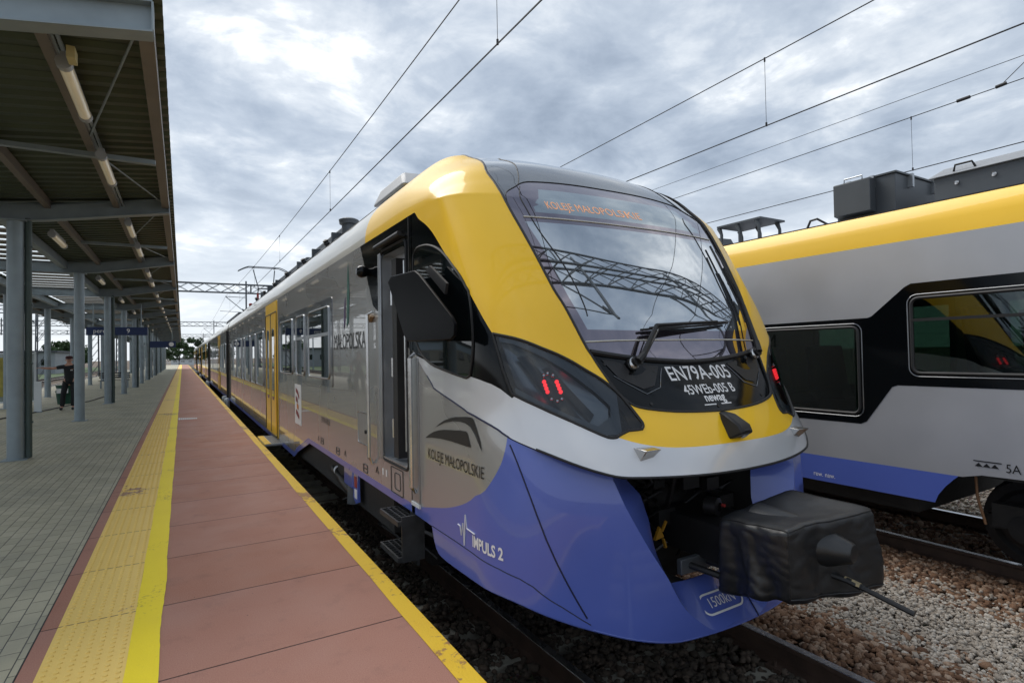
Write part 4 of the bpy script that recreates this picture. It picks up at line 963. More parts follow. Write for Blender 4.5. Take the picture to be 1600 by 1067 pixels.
# coupler under its fabric cover
from mathutils import noise as mn
def cloth_box(name,m,corn,parent=None,n=44):
    """draped cover: a rounded, wrinkled box between eight corners (bottom 4, top 4)"""
    bm=bmesh.new(); bmesh.ops.create_cube(bm,size=2); bmesh.ops.subdivide_edges(bm,edges=bm.edges[:],cuts=n,use_grid_fill=True)
    c=[Vector(p) for p in corn]
    def pt(co):
        p=Vector(co); r=.20
        q=Vector([max(-1+r,min(1-r,a)) for a in p]); d=p-q
        if d.length>1e-6: p=q+d.normalized()*r*(1 if d.length>=r*.99 else d.length/r)
        u,w,t=(p.x+1)/2,(p.y+1)/2,(p.z+1)/2
        lo=c[0].lerp(c[1],u).lerp(c[3].lerp(c[2],u),w); hi=c[4].lerp(c[5],u).lerp(c[7].lerp(c[6],u),w); P=lo.lerp(hi,t)
        ang=math.atan2(p.y,p.x)
        w_=math.sin(ang*8+3*mn.noise(P*2.5)+2.2*t); fold=(1-t*.85)*.018*(abs(w_)**.6*(1 if w_>0 else -1))+.010*mn.noise(P*5)+.012*abs(mn.noise(P*11+Vector((3,1,P.z*4))))+.022*(1-t)*mn.noise(Vector((ang*3,0,P.z*1.2)))+.012*math.exp(-((ang+2.36)/.045)**2)
        sag=-.02*math.cos(p.x*1.5)*math.cos(p.y*1.5)*(t>.9)
        P+=Vector((p.x,p.y,0)).normalized()*fold if (abs(p.x)+abs(p.y))>.1 else Vector(); P.z+=sag+.008*mn.noise(P*7)
        return P
    for v in bm.verts: v.co=pt(v.co)
    for nm,ln in (('cover_seam',[(-1,-1,1-k*.08) for k in range(25)]),('cover_seam',[(-1+k*.08,-1,1) for k in range(26)]),('cover_seam',[(1,-1+k*.08,1) for k in range(26)]),('cover_seam',[(-1,-1+k*.08,1) for k in range(26)]),('cover_hem',[(-1+k*.08,-1,-.86) for k in range(26)])):
        m_=MB(); m_.tube([pt(a)+(pt(a)-Vector((3.06,2.0,.45))).normalized()*.002 for a in ln],.0045,6); m_.build(nm,RUB if nm=='cover_seam' else m,parent)
    me=bpy.data.meshes.new(name); bm.to_mesh(me); bm.free(); me.materials.append(m); me.polygons.foreach_set('use_smooth',[True]*len(me.polygons))
    o=bpy.data.objects.new(name,me); COL.objects.link(o); return par(o,parent)
CV=thing('coupler_cover','black padded fabric hood tied over the coupler in front of the train nose','coupler cover',(3.06,2.0,.2))
cloth_box('cover_body',COV,[(2.74,1.82,.29),(3.42,1.66,.27),(3.48,2.30,.18),(2.76,2.30,.17),(2.71,1.80,.70),(3.42,1.70,.73),(3.43,2.26,.74),(2.72,2.26,.66)],CV)
q=MB(); q.lathe((3.02,1.98,.545),(.10,-1,.02),[(-.2,.17),(.12,.135),(.2,.105),(.27,.075),(.325,.055),(.335,.045),(.34,0)],22); SN=q.build('cover_snout',COV,CV)
MB().lathe((3.056,1.665,.552),(.10,-1,.02),[(-.012,.052),(-.006,.060),(.0,.052)],22).build('snout_piping',RUB,SN)
q=MB(); q.tube([(3.02,1.9,.42),(3.05,1.68,.40),(3.06,1.62,.385)],.018,8); q.tube([(3.06,1.62,.385),(3.075,1.38,.335)],.014,8); q.build('coupler_lever',MBK,T1)
q=MB(); q.tube([(3.05,1.70,.403),(3.06,1.625,.388)],.019,8); q.build('lever_collar',mat('worn_brass',(.35,.28,.16),.5,.5,noise=(30,.4)),T1)
q=MB(); q.box(2.85,3.25,2.2,2.9,.32,.55); q.build('coupler_head',MBK,T1)
# ---------------------------------------------------------------- second train
X2=6.33; T2=thing('electric_train','silver train with yellow roof edge on the right track, grey boxes on its roof','train',(7.75,5,-.5))
YL0,YL1=-9.,34.
WH=[roundrect(3.30,5.35,.92,1.86,.07),roundrect(.9,2.78,1.37,2.12,.07),roundrect(-2.3,.5,1.37,2.12,.07)]
side_sheet([(YL0,.45),(1.9,.45),(2.25,.44),(2.40,.40),(YL1,.40),(YL1,2.71),(YL0,2.71)],GRY2,'car_side',T2,x=X2,holes=WH)
CS2=T2.children[0]
side_sheet([(2.43,.40),(2.47,.36),(2.54,.28),(2.60,.19),(2.63,.11),(YL1,.11),(YL1,.40)],BLU,'skirt_stripe',T2,x=X2)
q=MB(); prof=[(X2,2.71),(X2+.015,2.86),(X2+.05,2.98),(X2+.11,3.06)]
q.add([(x,y,z) for y in (YL0,YL1) for x,z in prof],[(i,i+1,5+i,4+i) for i in range(3)],True); q.build('roof_edge',YEL,T2)
q=MB(); prof=[(X2+.11,3.06),(X2+.13,3.065),(X2+.5,3.12),(X2+1.42,3.18),(X2+2.7,3.06),(X2+2.84,2.7)]
q.add([(x,y,z) for y in (YL0,YL1) for x,z in prof],[(i,i+1,7+i,6+i) for i in range(5)],True); q.build('roof',GRY2,T2)
MB().tube([(X2+.115,YL0,3.068),(X2+.115,YL1,3.068)],.008,5).build('roof_gutter',RUB,T2)
MB().box(X2+2.80,X2+2.84,YL0,YL1,.3,1.0).box(X2+2.80,X2+2.84,YL0,YL1,2.2,2.7).box(X2+2.80,X2+2.84,2.9,3.5,1.0,2.2).box(X2+2.80,X2+2.84,5.4,YL1,1.0,2.2).build('car_side',GRY2,T2); MB().box(X2,X2+2.84,YL1,YL1+.05,.3,3.0).build('car_end',GRY2,T2)
MB().box(X2+.3,X2+2.5,2.9,YL1,-.1,.4).build('underframe',UND,T2); MB().box(X2+.02,X2+2.8,YL0,2.9,.42,.5).build('floor_pan',UND,T2)
blk=[(5.9,1.93),(3.2,1.95),(3.16,1.965),(2.84,2.24),(2.78,2.27),(YL0,2.27),(YL0,1.24),(2.93,1.24),(2.98,1.22),(3.24,.84),(3.30,.81),(5.9,.81)]
side_sheet(blk,BLK,'window_band',T2,x=X2-.003,holes=WH)
TGL=thin_glass('green_train_glass',(.36,.50,.43),.07); FGL=thin_glass('dark_far_glass',(.30,.36,.33),.1)
INW=mat('interior_wall_panel',(.40,.46,.42),.6); SEA=mat('seat_fabric',(.05,.07,.12),.8,noise=(12,.3))
IN=MB().box(X2+2.66,X2+2.70,-6,2.95,1.0,1.25).box(X2+2.66,X2+2.70,-6,6.2,.3,1.0).box(X2+2.66,X2+2.70,-6,6.2,2.2,2.7).box(X2+2.66,X2+2.70,2.95,3.5,1.0,2.2).box(X2+2.66,X2+2.70,5.4,6.2,1.0,2.2).box(X2+2.66,X2+2.70,-.1,.4,1.0,2.2).box(X2+.1,X2+2.7,6.2,6.25,.3,2.7).box(X2+.1,X2+2.7,-6,6.2,2.66,2.7).box(X2+.1,X2+2.7,2.9,6.2,.6,.65).box(X2+.1,X2+2.7,-6,2.95,.95,1.0).box(X2+1.6,X2+2.66,3.02,3.06,.6,2.66).build('interior_lining',INW,T2)
for yy,zz in ((1.0,1.0),(1.9,1.0),(-.4,1.0),(-1.4,1.0),(4.4,.65)):
    for xx in (.25,1.7):
        q=MB(); q.box(X2+xx,X2+xx+.9,yy,yy+.45,zz+.25,zz+.42); q.hexa([(X2+xx,yy+.40,zz+.3),(X2+xx+.9,yy+.40,zz+.3),(X2+xx+.9,yy+.52,zz+.3),(X2+xx,yy+.52,zz+.3),(X2+xx,yy+.50,zz+1.02),(X2+xx+.9,yy+.50,zz+1.02),(X2+xx+.9,yy+.58,zz+1.02),(X2+xx,yy+.58,zz+1.02)]); q.build('seat',SEA,IN,bevel=.03)
for yy in (3.75,5.0): MB().tube([(X2+.8,yy,.65),(X2+.8,yy,2.66)],.018,8).build('grab_pole',mat('pole_green' if yy<4 else 'pole_green_b',(.25,.55,.40),.4),IN)
MB().box(X2+2.80,X2+2.81,3.5,5.4,1.0,2.2).build('far_window',FGL,T2); MB().box(X2+2.80,X2+2.81,-9,2.9,1.0,2.2).build('far_window',FGL,T2)
q=MB(); q.box(X2+1.55,X2+1.6,3.5,4.1,1.25,1.75); q.build('info_panel',MBK,IN)
def win2(y0,y1,z0,z1,tr=None):
    g=panel(y0,y1,z0,z1,.07,TGL,'window',T2,X2-.004,.003); frame(y0,y1,z0,z1,.07,.018,RUB,'window_frame',g,X2-.006); frame(y0-.035,y1+.035,z0-.035,z1+.035,.09,.006,DGP,'window_rim',g,X2-.006)
    if tr: MB().box(X2-.024,X2-.006,y0,y1,tr-.014,tr+.014).build('window_transom',RUB,g)
win2(3.30,5.35,.92,1.86); win2(.9,2.78,1.37,2.12,1.90); win2(-2.3,.5,1.37,2.12,1.90)
def s2p(y0,z0): return lambda x,y:(X2-.005,y0-x,z0+y)
txt('rew. naw.',.075,WHT,'small_mark',CS2,s2p(3.72,.185),.85); txt('5A',.11,INK,'small_mark',CS2,s2p(2.02,.53),.85)
q=MB(); 
for k in range(3): q.add([(X2-.004,2.30-.06*k,.52),(X2-.004,2.27-.06*k,.555),(X2-.004,2.24-.06*k,.52)],[(0,1,2)])
q.add([(X2-.004,2.31,.565),(X2-.004,2.31,.575),(X2-.004,2.10,.575),(X2-.004,2.10,.565)],[(0,1,2,3)]); q.build('jacking_mark',INK,CS2)
bogie(.8,T2,7.75)
q=MB(); q.tube([(6.5,2.36,.45),(6.5,2.35,.2),(6.52,2.3,-.05)],.012,6); q.build('brake_pipe',mat('copper_brown',(.22,.11,.05),.6),T2)
# roof boxes
def rbox(y0,y1,x0,x1,z0,z1,name='roof_box',lid=True):
    q=MB(); q.box(x0,x1,y0,y1,z0,z1); B=q.build(name,RFS,T2,bevel=.008)
    if lid: q=MB(); q.box(x0-.02,x1+.02,y0-.02,y1+.02,z1,z1+.018); q.build('box_lid',RFS,B)
    return B
B=rbox(3.05,3.68,6.68,7.75,3.08,3.53); 
q=MB(); 
for (x,y) in ((6.64,3.25),(6.64,3.5)): q.box(x,x+.05,y,y+.05,3.42,3.55)
for x in (6.95,7.5): q.box(x,x+.04,3.0,3.06,3.40,3.55)
q.tube([(6.70,3.60,3.56),(6.70,3.60,3.60),(6.70,3.40,3.60),(6.70,3.40,3.56)],.009,6); q.build('box_clip',ALU,B)
q=MB(); q.hexa([(6.50,3.62,3.14),(6.68,3.66,3.14),(6.68,3.25,3.14),(6.50,3.22,3.14),(6.50,3.62,3.50),(6.68,3.66,3.52),(6.68,3.25,3.52),(6.50,3.22,3.50)]); q.build('cable_box',RFS,B,bevel=.006)
MB().tube([(6.5,3.7,3.08),(6.47,3.8,3.16),(6.5,3.9,3.16),(6.5,3.95,3.06)],.014,6).build('cable_loop',RUB,B)
B=rbox(-4.,2.70,6.70,8.6,3.08,3.36,lid=False)
q=MB(); q.hexa([(6.66,2.74,3.36),(8.64,2.74,3.36),(8.64,-4.04,3.36),(6.66,-4.04,3.36),(6.95,2.70,3.50),(8.3,2.70,3.50),(8.3,-4.,3.50),(6.95,-4.,3.50)]); q.build('box_lid',RFL,B)
for yy in (2.45,1.75,1.0):
    MB().tube([(6.74,yy+.09,3.40),(6.72,yy+.07,3.455),(6.72,yy-.07,3.455),(6.74,yy-.09,3.40)],.011,6).build('box_handle',RUB,B)
for yy in (2.5,2.2,1.9): MB().lathe((6.70,yy,3.27),(-1,0,0),[(0,.022),(.02,.022),(.03,.01),(.03,0)],10).build('box_lock',CHR,B)
q=MB(); q.box(6.8,7.35,4.78,5.5,3.42,3.445); 
for x in (6.84,7.30):
    for y in (4.83,5.14,5.45): q.tube([(x,y,3.08),(x,y,3.32),(x,y+.04,3.42)],[.022,.022,.035],8)
q.build('antenna_stand',RFS,T2)
MB().hexa([(6.75,5.7,3.05),(7.6,5.7,3.1),(7.6,8,3.1),(6.75,8,3.05),(6.9,5.8,3.36),(7.5,5.8,3.38),(7.5,7.9,3.38),(6.9,7.9,3.36)]).build('roof_fairing',RFS,T2)
# ---------------------------------------------------------------- ground, platform
def sheet(name,x0,x1,y0,y1,z,m,kind='structure',parent=None,nx=1,ny=1):
    q=MB(); 
    for i in range(nx):
        for j in range(ny):
            a=x0+(x1-x0)*i/nx;b=x0+(x1-x0)*(i+1)/nx;c=y0+(y1-y0)*j/ny;d=y0+(y1-y0)*(j+1)/ny
            q.add([(a,c,z),(b,c,z),(b,d,z),(a,d,z)],[(0,1,2,3)])
    o=q.build(name,m,parent); 
    if kind: tag(o,kind=kind)
    return o
sheet('ground',-700,700,-120,1500,-.75,GRD)
q=MB(); q.box(-7.55,1.24,-3,175,-.9,-.012); q.box(1.10,1.30,-3,175,-.16,-.013); tag(q.build('platform_base',CON),kind='structure')
sheet('paved_platform',-7.1,-.757,-3,175,0,PAV)
tag(MB().box(-.757,-.672,-3,175,-.012,0).build('brown_border_strip',RCO),kind='structure')
sheet('red_platform_strip',-.30,1.30,-3,175,0.0,RCO)
q=MB(); q.box(-.765,-.757,-3,175,-.01,.001); tag(q.build('paving_joint',RUB),kind='structure')
# bright painted line with a hand-painted edge, and the worn edge line
def ribbon(name,x0,x1,y0,y1,z,m,w,st=.12,seed=1):
    q=MB(); vs_=[]; n=int((y1-y0)/st)
    for i in range(n+1):
        y=y0+i*st; vs_+=[(x0+w*mn.noise(Vector((y*1.3,seed,0))),y,z),(x1+w*mn.noise(Vector((y*1.1,seed+5,0)))+w*.4*mn.noise(Vector((y*9,seed+5,0))),y,z)]
    q.add(vs_,[(2*i,2*i+1,2*i+3,2*i+2) for i in range(n)]); return tag(q.build(name,m),kind='structure')
ribbon('yellow_safety_line',-.272,-.118,-3,175,.004,YLN,.011,.06)
ribbon('platform_edge_line',1.187,1.298,-3,175,.004,YED,.006,seed=9)
q=MB(); q.box(1.24,1.304,-3,175,-.08,.0005); tag(q.build('platform_edge_kerb',YED),kind='structure')
# tactile paving with raised domes
q=MB(); q.box(-.672,-.272,-3,175,-.012,.002)
ring_=[(math.cos(2*math.pi*k/8),math.sin(2*math.pi*k/8)) for k in range(8)]
y=1.6; row=0
while y<20:
    for k in range(7):
        x=-.640+.0565*k+(.0 if row%2 else .0); 
        if y>9 or True:
            b=[(x+.0135*a,y+.0135*c,.002) for a,c in ring_]; t=[(x+.0095*a,y+.0095*c,.0085) for a,c in ring_]
            q.add(b+t,[(i,(i+1)%8,8+(i+1)%8,8+i) for i in range(8)]+[tuple(range(8,16))],False)
    y+=.0565; row+=1
    if (y-.365)%1.02<.03: y+=.02
for k in range(7): q.box(-.652+.0565*k,-.628+.0565*k,20,175,.002,.006)
tag(q.build('tactile_paving',TAC,recalc=False),kind='structure')
q=MB()
for k in range(0,60): q.box(-.672,-.272,.365+1.02*k-.004,.365+1.02*k+.004,.0,.0032)
tag(q.build('tactile_joint',mat('joint_brown',(.22,.13,.06),.8)),kind='structure')  # brown strips mark the tactile slab joints
DRN=MB(); 
for k in range(9): DRN.box(-.10+.05*k,-.065+.05*k,17.55+.0*k,18.05-.03*k,.002,.006)
tag(DRN.build('drain_grate',WHP),'small white slotted grate let into the red platform strip','grate')
# ballast
def stones(name,regions,m,label=None):
    rs_=np.random.RandomState(len(name)*7+3); t=(1+5**.5)/2
    V=np.array([(-1,t,0),(1,t,0),(-1,-t,0),(1,-t,0),(0,-1,t),(0,1,t),(0,-1,-t),(0,1,-t),(t,0,-1),(t,0,1),(-t,0,-1),(-t,0,1)],float); V/=np.linalg.norm(V[0])
    Fc=np.array([(0,11,5),(0,5,1),(0,1,7),(0,7,10),(0,10,11),(1,5,9),(5,11,4),(11,10,2),(10,7,6),(7,1,8),(3,9,4),(3,4,2),(3,2,6),(3,6,8),(3,8,9),(4,9,5),(2,4,11),(6,2,10),(8,6,7),(9,8,1)])
    av=[];af=[];k=0
    for (x0,x1,y0,y1,den,s0,s1,zb) in regions:
        n=int((x1-x0)*(y1-y0)*den)
        x=rs_.uniform(x0,x1,n); y=rs_.uniform(y0,y1,n); s=rs_.uniform(s0,s1,n)*rs_.choice([1,1,1,1.35],n)
        z=zb+rs_.uniform(-.012,.02,n)
        Q=rs_.normal(size=(n,4)); Q/=np.linalg.norm(Q,axis=1,keepdims=True); w,a,b,c=Q.T
        Rm=np.stack([1-2*(b*b+c*c),2*(a*b-c*w),2*(a*c+b*w),2*(a*b+c*w),1-2*(a*a+c*c),2*(b*c-a*w),2*(a*c-b*w),2*(b*c+a*w),1-2*(a*a+b*b)],1).reshape(n,3,3)
        sc=rs_.uniform(.6,1.25,(n,1,3)); P=V[None]*sc*(1+rs_.uniform(-.28,.28,(n,12,1)))*s[:,None,None]
        P=np.einsum('nij,nkj->nki',Rm,P); P[:,:,2]*=.8; P+=np.stack([x,y,z],1)[:,None,:]
        av.append(P.reshape(-1,3)); af.append((Fc[None]+(np.arange(n)*12)[:,None,None]+k).reshape(-1,3)); k+=n*12
    Vv=np.concatenate(av); Ff=np.concatenate(af)
    me=bpy.data.meshes.new(name); me.vertices.add(len(Vv)); me.vertices.foreach_set('co',Vv.astype(np.float32).ravel())
    me.loops.add(len(Ff)*3); me.loops.foreach_set('vertex_index',Ff.astype(np.int32).ravel()); me.polygons.add(len(Ff))
    me.polygons.foreach_set('loop_start',np.arange(0,len(Ff)*3,3,dtype=np.int32)); me.polygons.foreach_set('loop_total',np.full(len(Ff),3,np.int32))
    me.update(calc_edges=True); me.materials.append(m); o=bpy.data.objects.new(name,me); COL.objects.link(o); tag(o,label=label,kind='stuff'); return o
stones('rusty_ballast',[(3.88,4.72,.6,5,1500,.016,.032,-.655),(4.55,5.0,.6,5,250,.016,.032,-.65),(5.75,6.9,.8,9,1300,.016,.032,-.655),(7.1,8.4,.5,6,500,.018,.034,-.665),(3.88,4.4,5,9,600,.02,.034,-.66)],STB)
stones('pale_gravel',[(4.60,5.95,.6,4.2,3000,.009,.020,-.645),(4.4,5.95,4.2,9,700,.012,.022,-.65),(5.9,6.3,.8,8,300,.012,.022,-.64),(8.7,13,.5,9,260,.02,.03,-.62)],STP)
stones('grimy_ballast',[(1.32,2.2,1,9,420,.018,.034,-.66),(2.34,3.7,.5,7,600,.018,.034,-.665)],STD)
# tracks
def track(xc,y0,y1,ns0,ns1,label):
    T=thing('railway_track',label,'railway track',(xc,0,-.7)); 
    pr=[(-.075,-.17),(.075,-.17),(.075,-.155),(.012,-.14),(.012,-.045),(.036,-.03),(.036,-.004),(-.036,-.004),(-.036,-.03),(-.012,-.045),(-.012,-.14),(-.075,-.155)]
    for s in (-.75,.75):
        q=MB(); q.prism([(xc+s+a,y0,-.5+b) for a,b in pr],(0,y1-y0,0)); r_=q.build('rail',RST,T)
        q=MB(); q.prism([(xc+s+a,y0,-.5+b) for a,b in ((-.033,-.004),(.033,-.004),(.030,.0),(-.030,.0))],(0,y1-y0,0)); q.build('rail_running_surface',RLT,r_)
    n=ns0; proto=None
    for k in range(ns0,ns1):
        if proto is None:
            q=MB(); q.hexa([(xc-1.3,-.14,-.85),(xc+1.3,-.14,-.85),(xc+1.3,.14,-.85),(xc-1.3,.14,-.85),(xc-1.28,-.10,-.665),(xc+1.28,-.10,-.665),(xc+1.28,.10,-.665),(xc-1.28,.10,-.665)])
            proto=q.build('sleeper',CON,T,bevel=.012); base=proto.location.copy(); 
            q=MB()
            for s in (-.75,.75):
                for d in (-.11,.11): q.box(xc+s+d-.035,xc+s+d+.035,-.06,.06,-.665,-.635); q.tube([(xc+s+d,0,-.64),(xc+s+d,0,-.60)],.014,6)
            cl=q.build('rail_clip',RST,proto); o=proto
        else:
            o=proto.copy(); COL.objects.link(o); c2=cl.copy(); COL.objects.link(c2); c2.parent=o
        o.location=base+Vector((0,k*.6+.15,0))
    return T
track(3.02,-4,170,-2,50,'track under the near train beside the red platform, its rails rusty brown with bright tops'); track(7.75,-4,170,-2,50,'track under the silver train to the right, edged with pale gravel')
track(12.3,-4,170,0,6,'empty track beyond the silver train, seen only through gaps under it')
track(-9.3,20,170,30,110,'nearest track beyond the far edge of the paved platform'); track(-13.6,20,170,40,110,'second track beyond the far edge of the paved platform')
# ---------------------------------------------------------------- canopy
CN=thing('platform_canopy','long steel platform canopy with corrugated green roof on two rows of blue grey columns','canopy',(-3.87,5.6,0))
YB=[5.6+6.8*k for k in range(16)]
def beam_side(s):
    # s=+1: towards the train, -1: mirrored about the canopy axis
    return lambda x: -3.87+s*(x+3.87)
for k,yb in enumerate(YB):
    q=MB()
    for s in (1,-1):
        f=beam_side(s)
        w=[(-3.87,4.05,4.30),(-2.43,4.05,4.32),(-2.0,4.10,4.36),(-.20,4.42,4.66)]
        for (xa,a0,a1),(xb,b0,b1) in zip(w[:-1],w[1:]):
            q.hexa([(f(xa),yb-.012,a0),(f(xb),yb-.012,b0),(f(xb),yb+.012,b0),(f(xa),yb+.012,a0),(f(xa),yb-.012,a1),(f(xb),yb-.012,b1),(f(xb),yb+.012,b1),(f(xa),yb+.012,a1)])
            for (c0,c1,t0) in ((a0,b0,-.016),(a1,b1,0)):
                q.hexa([(f(xa),yb-.09,c0+t0),(f(xb),yb-.09,c1+t0),(f(xb),yb+.09,c1+t0),(f(xa),yb+.09,c0+t0),(f(xa),yb-.09,c0+t0+.016),(f(xb),yb-.09,c1+t0+.016),(f(xb),yb+.09,c1+t0+.016),(f(xa),yb+.09,c0+t0+.016)])
        q.box(f(-.20)-.008,f(-.20)+.008,yb-.09,yb+.09,4.42,4.66)
    q.build('roof_beam',STL,CN)
    if k==0: continue
    for x in (-2.43,-5.31):
        c_=MB().tube([(x,yb,0),(x,yb,4.05)],.118,16,cap=False); c_.box(x-.16,x+.16,yb-.16,yb+.16,4.03,4.05); c_.box(x-.17,x+.17,yb-.17,yb+.17,0,.012); co=c_.build('column',STL,CN)
        if k%2 and k<12:
            d_=MB().tube([(x+.165,yb+.02,0.02),(x+.165,yb+.02,4.1)],.05,10)
            for z in (.6,1.6,2.6,3.6): d_.box(x+.10,x+.225,yb-.01,yb+.05,z,z+.03)
            d_.build('downpipe',mat('dark_green_pipe',(.05,.075,.07),.5,noise=(3,.2)) if 'dark_green_pipe' not in MT else MT['dark_green_pipe'],CN)
Y0,Y1=5.5,YB[-1]+.3
def rz(x): return 4.345+(x+2.9)*.125
for s in (1,-1):
    f=beam_side(s)
    for x,w,h,mm,dz in ((-.26,.12,.16,STLB,.0),(-1.02,.09,.14,STLB,.0),(-2.0,.09,.14,STLB,.0),(-2.75,.14,.20,STL,.0)):
        z1=rz(x)-.02; z0=z1-h; a,b=sorted((f(x-w/2),f(x+w/2))); MB().box(a,b,Y0+.12,Y1,z0,z1).build('purlin',mm,CN)
    # corrugated sheet, ribs run across the platform
    ys=[];zs=[]
    y=Y0
    while y<Y1:
        for dy,dz in ((0,0),(.07,0),(.10,.05),(.20,.05),(.23,0)): ys.append(y+dy); zs.append(dz)
        y+=.26
    n=len(ys); q=MB(); xa,xb=-.13,-2.9
    vs_=[(f(xa),y,rz(xa)+z) for y,z in zip(ys,zs)]+[(f(xb),y,rz(xb)+z) for y,z in zip(ys,zs)]
    q.add(vs_,[(i,i+1,n+i+1,n+i) for i in range(n-1)]); q.build('corrugated_roof_sheet',GRC,CN)
    q=MB(); y=9.0
    for k in range(15):
        yy=YB[k]+3.4; 
        if k<12: q.box(min(f(-2.0),f(-.3)),max(f(-2.0),f(-.3)),yy-.04,yy+.04,4.30+.0,4.36)
    q.each('cross_brace',STL,CN)
    q=MB()
    for k in range(5):
        yb=YB[k]
        q.tube([(f(-.32),yb+.2,rz(-.3)-.12),(f(-.98),yb+3.0,rz(-1)-.14)],.012,6); q.tube([(f(-.98),yb+3.7,rz(-1)-.14),(f(-.32),yb+6.5,rz(-.3)-.12)],.012,6)
    q.each('bracing_rod',STL,CN)
q=MB(); q.box(-4.95,-2.79,Y0,Y1,4.50,4.515); q.build('translucent_roof_sheet',TRN,CN)
q=MB(); y=Y0
while y<70: q.box(-4.9,-2.83,y,y+.42,4.47,4.498); y+=.78
q.build('roof_light_bar',STLB,CN)
# lamps under the canopy
def lamp(x,y,z,first=None):
    L_=thing('canopy_lamp','lamp','lamp',(x,y,z),'tubular lamps under the canopy')
    q=MB(); q.tube([(x,y,z),(x,y+1.28,z)],.055,12); h=q.build('lamp_diffuser',LDF,L_)
    q=MB(); q.tube([(x,y-.03,z),(x,y+.05,z)],.064,12); q.tube([(x,y+1.23,z),(x,y+1.31,z)],.064,12); q.box(x-.03,x+.03,y,y+1.28,z+.045,z+.10); q.build('lamp_housing',RFL,L_)
    return L_
LDF=mat('lamp_diffuser',(.62,.58,.48),.3,0,.5,emit=((1.,.78,.42),.06),noise=(2,.1))
nl=0; L0=None; ORD='first second third fourth fifth sixth seventh eighth ninth tenth eleventh twelfth thirteenth fourteenth fifteenth sixteenth seventeenth eighteenth'.split()
for k in range(9):
    for j,dy in enumerate((.62,3.25)):
        y=YB[k]+dy; 
        if L0 is None: o=L0=lamp(-.89,y,rz(-.9)-.30); b0=o.location.copy()
        else: o=copytree(L0); o.location=b0+Vector((-.0,y-YB[0]-.62,0))
        nl+=1
        o['label']='closest tubular canopy lamp, at the top left corner of the view' if nl==1 else '%s tubular lamp of the canopy edge row, counted away from the top left corner'%ORD[nl-1]
for k in range(1,8):
    o=copytree(L0); o.location=b0+Vector((-1.25,YB[k]-YB[0]+.6,-.22)); o['label']='%s tubular lamp of the inner canopy row beside the near column tops'%ORD[k-1]; o['group']='inner row of canopy lamps'
q=MB(); 
for x in (-.975,-.93): q.box(x,x+.03,5.7,60,rz(-.95)-.13,rz(-.95)-.11)
tag(q.build('cable_tray',ALU,CN))
tag(MB().box(-.845,-.785,6.0,6.16,4.26,4.36).build('junction_box',mat('cream_plastic',(.5,.42,.2),.5)),'small cream junction box above the closest canopy lamp','junction box')
# ---------------------------------------------------------------- hanging signs
def sign(x0,x1,y,z0,z1,label,texts):
    S=thing('platform_sign',label,'sign',((x0+x1)/2,y,z0)); p=MB().box(x0,x1,y-.06,y+.06,z0,z1).build('sign_panel',NAV,S,bevel=.008)
    q=MB(); 
    for x in (x0+.25,x1-.25): q.tube([(x,y,z1),(x,y,4.15)],.02,6)
    q.build('sign_hanger',STL,S)
    for s_,cx,h in texts: txt(s_,h,WHT,'sign_lettering',p,lambda a,b,cx=cx:(cx+a,y-.064,(z0+z1)/2+b),.95)
sign(-3.60,-1.35,30.3,2.74,3.10,'navy sign reading peron with a number hanging across the platform between columns',(('peron',-3.05,.26),('9',-2.08,.28)))
sign(-2.2,-.45,52,2.55,3.05,'dark navy sign hung under the far part of the canopy near its edge',())
CLK=thing('station_clock','small round clock beside the far navy sign under the canopy','clock',(-.75,51.5,2.8)); MB().lathe((-.75,51.9,2.80),(0,-1,0),[(0,.0),(0,.17),(.08,.17),(.08,0)],16).build('clock_face',WHT,CLK)
# ---------------------------------------------------------------- overhead line
def wire_line(x,label,extra=None,drops=(5.3,13.4,21.3,29.4,37.5,45.6)):
    Wt=thing('overhead_line',label,'overhead line',(x,5,5)); ys=np.linspace(-40,200,97)
    def mz(y):
        t=((y-5)%50-25)/25; return 6.12+.0*y+ (0.55*(abs(((y+12+31)%62-31)/31))**2 if True else 0)
    def mz(y): 
        a=(y-19)/31; return 5.98+.62*min(a*a,1.6) if -31<y-19<31 else 5.98+.62*(((y-19+31)%62-31)/31)**2
    MB().tube([(x,y,mz(y)) for y in ys],.0085,5).build('messenger_wire',WIR,Wt)
    MB().tube([(x,y,5.06+.0*y) for y in ys],.0095,5).build('contact_wire',WIR,Wt)
    for y in drops:
        q=MB(); q.tube([(x,y,5.06),(x,y,mz(y))],.0035,5); q.tube([(x,y,5.05),(x,y,5.11)],.015,6); q.tube([(x,y,mz(y)-.05),(x,y,mz(y)+.015)],.013,6); q.build('dropper',WIR,Wt)
    if extra: extra(Wt,mz)
    return Wt
wire_line(3.02,'overhead wires above the near train, with thin droppers between the two wires')
wire_line(7.75,'overhead wires above the silver train, the pair crossing the upper right sky')
def ex(Wt,mz):
    MB().tube([(12.3,-40,6.62),(12.3,4,6.52),(12.3,60,6.3),(12.3,120,6.5)],.006,5).build('feeder_wire',WIR,Wt)
    q=MB(); q.tube([(12.3,4.55,mz(4.5)),(12.3,4.35,mz(4.4)+.004)],.03,6); q.tube([(12.3,3.98,mz(4)+.01),(12.3,3.83,mz(3.9)+.02)],.03,6); q.tube([(12.3,3.9,mz(3.9)+.02),(12.3,3.4,6.55)],.007,5); q.build('wire_splice',WIR,Wt)
wire_line(12.3,'overhead wires beyond the silver train, with a spliced joint near the right edge',ex,(-2.8,5.3,13.4,21.3))
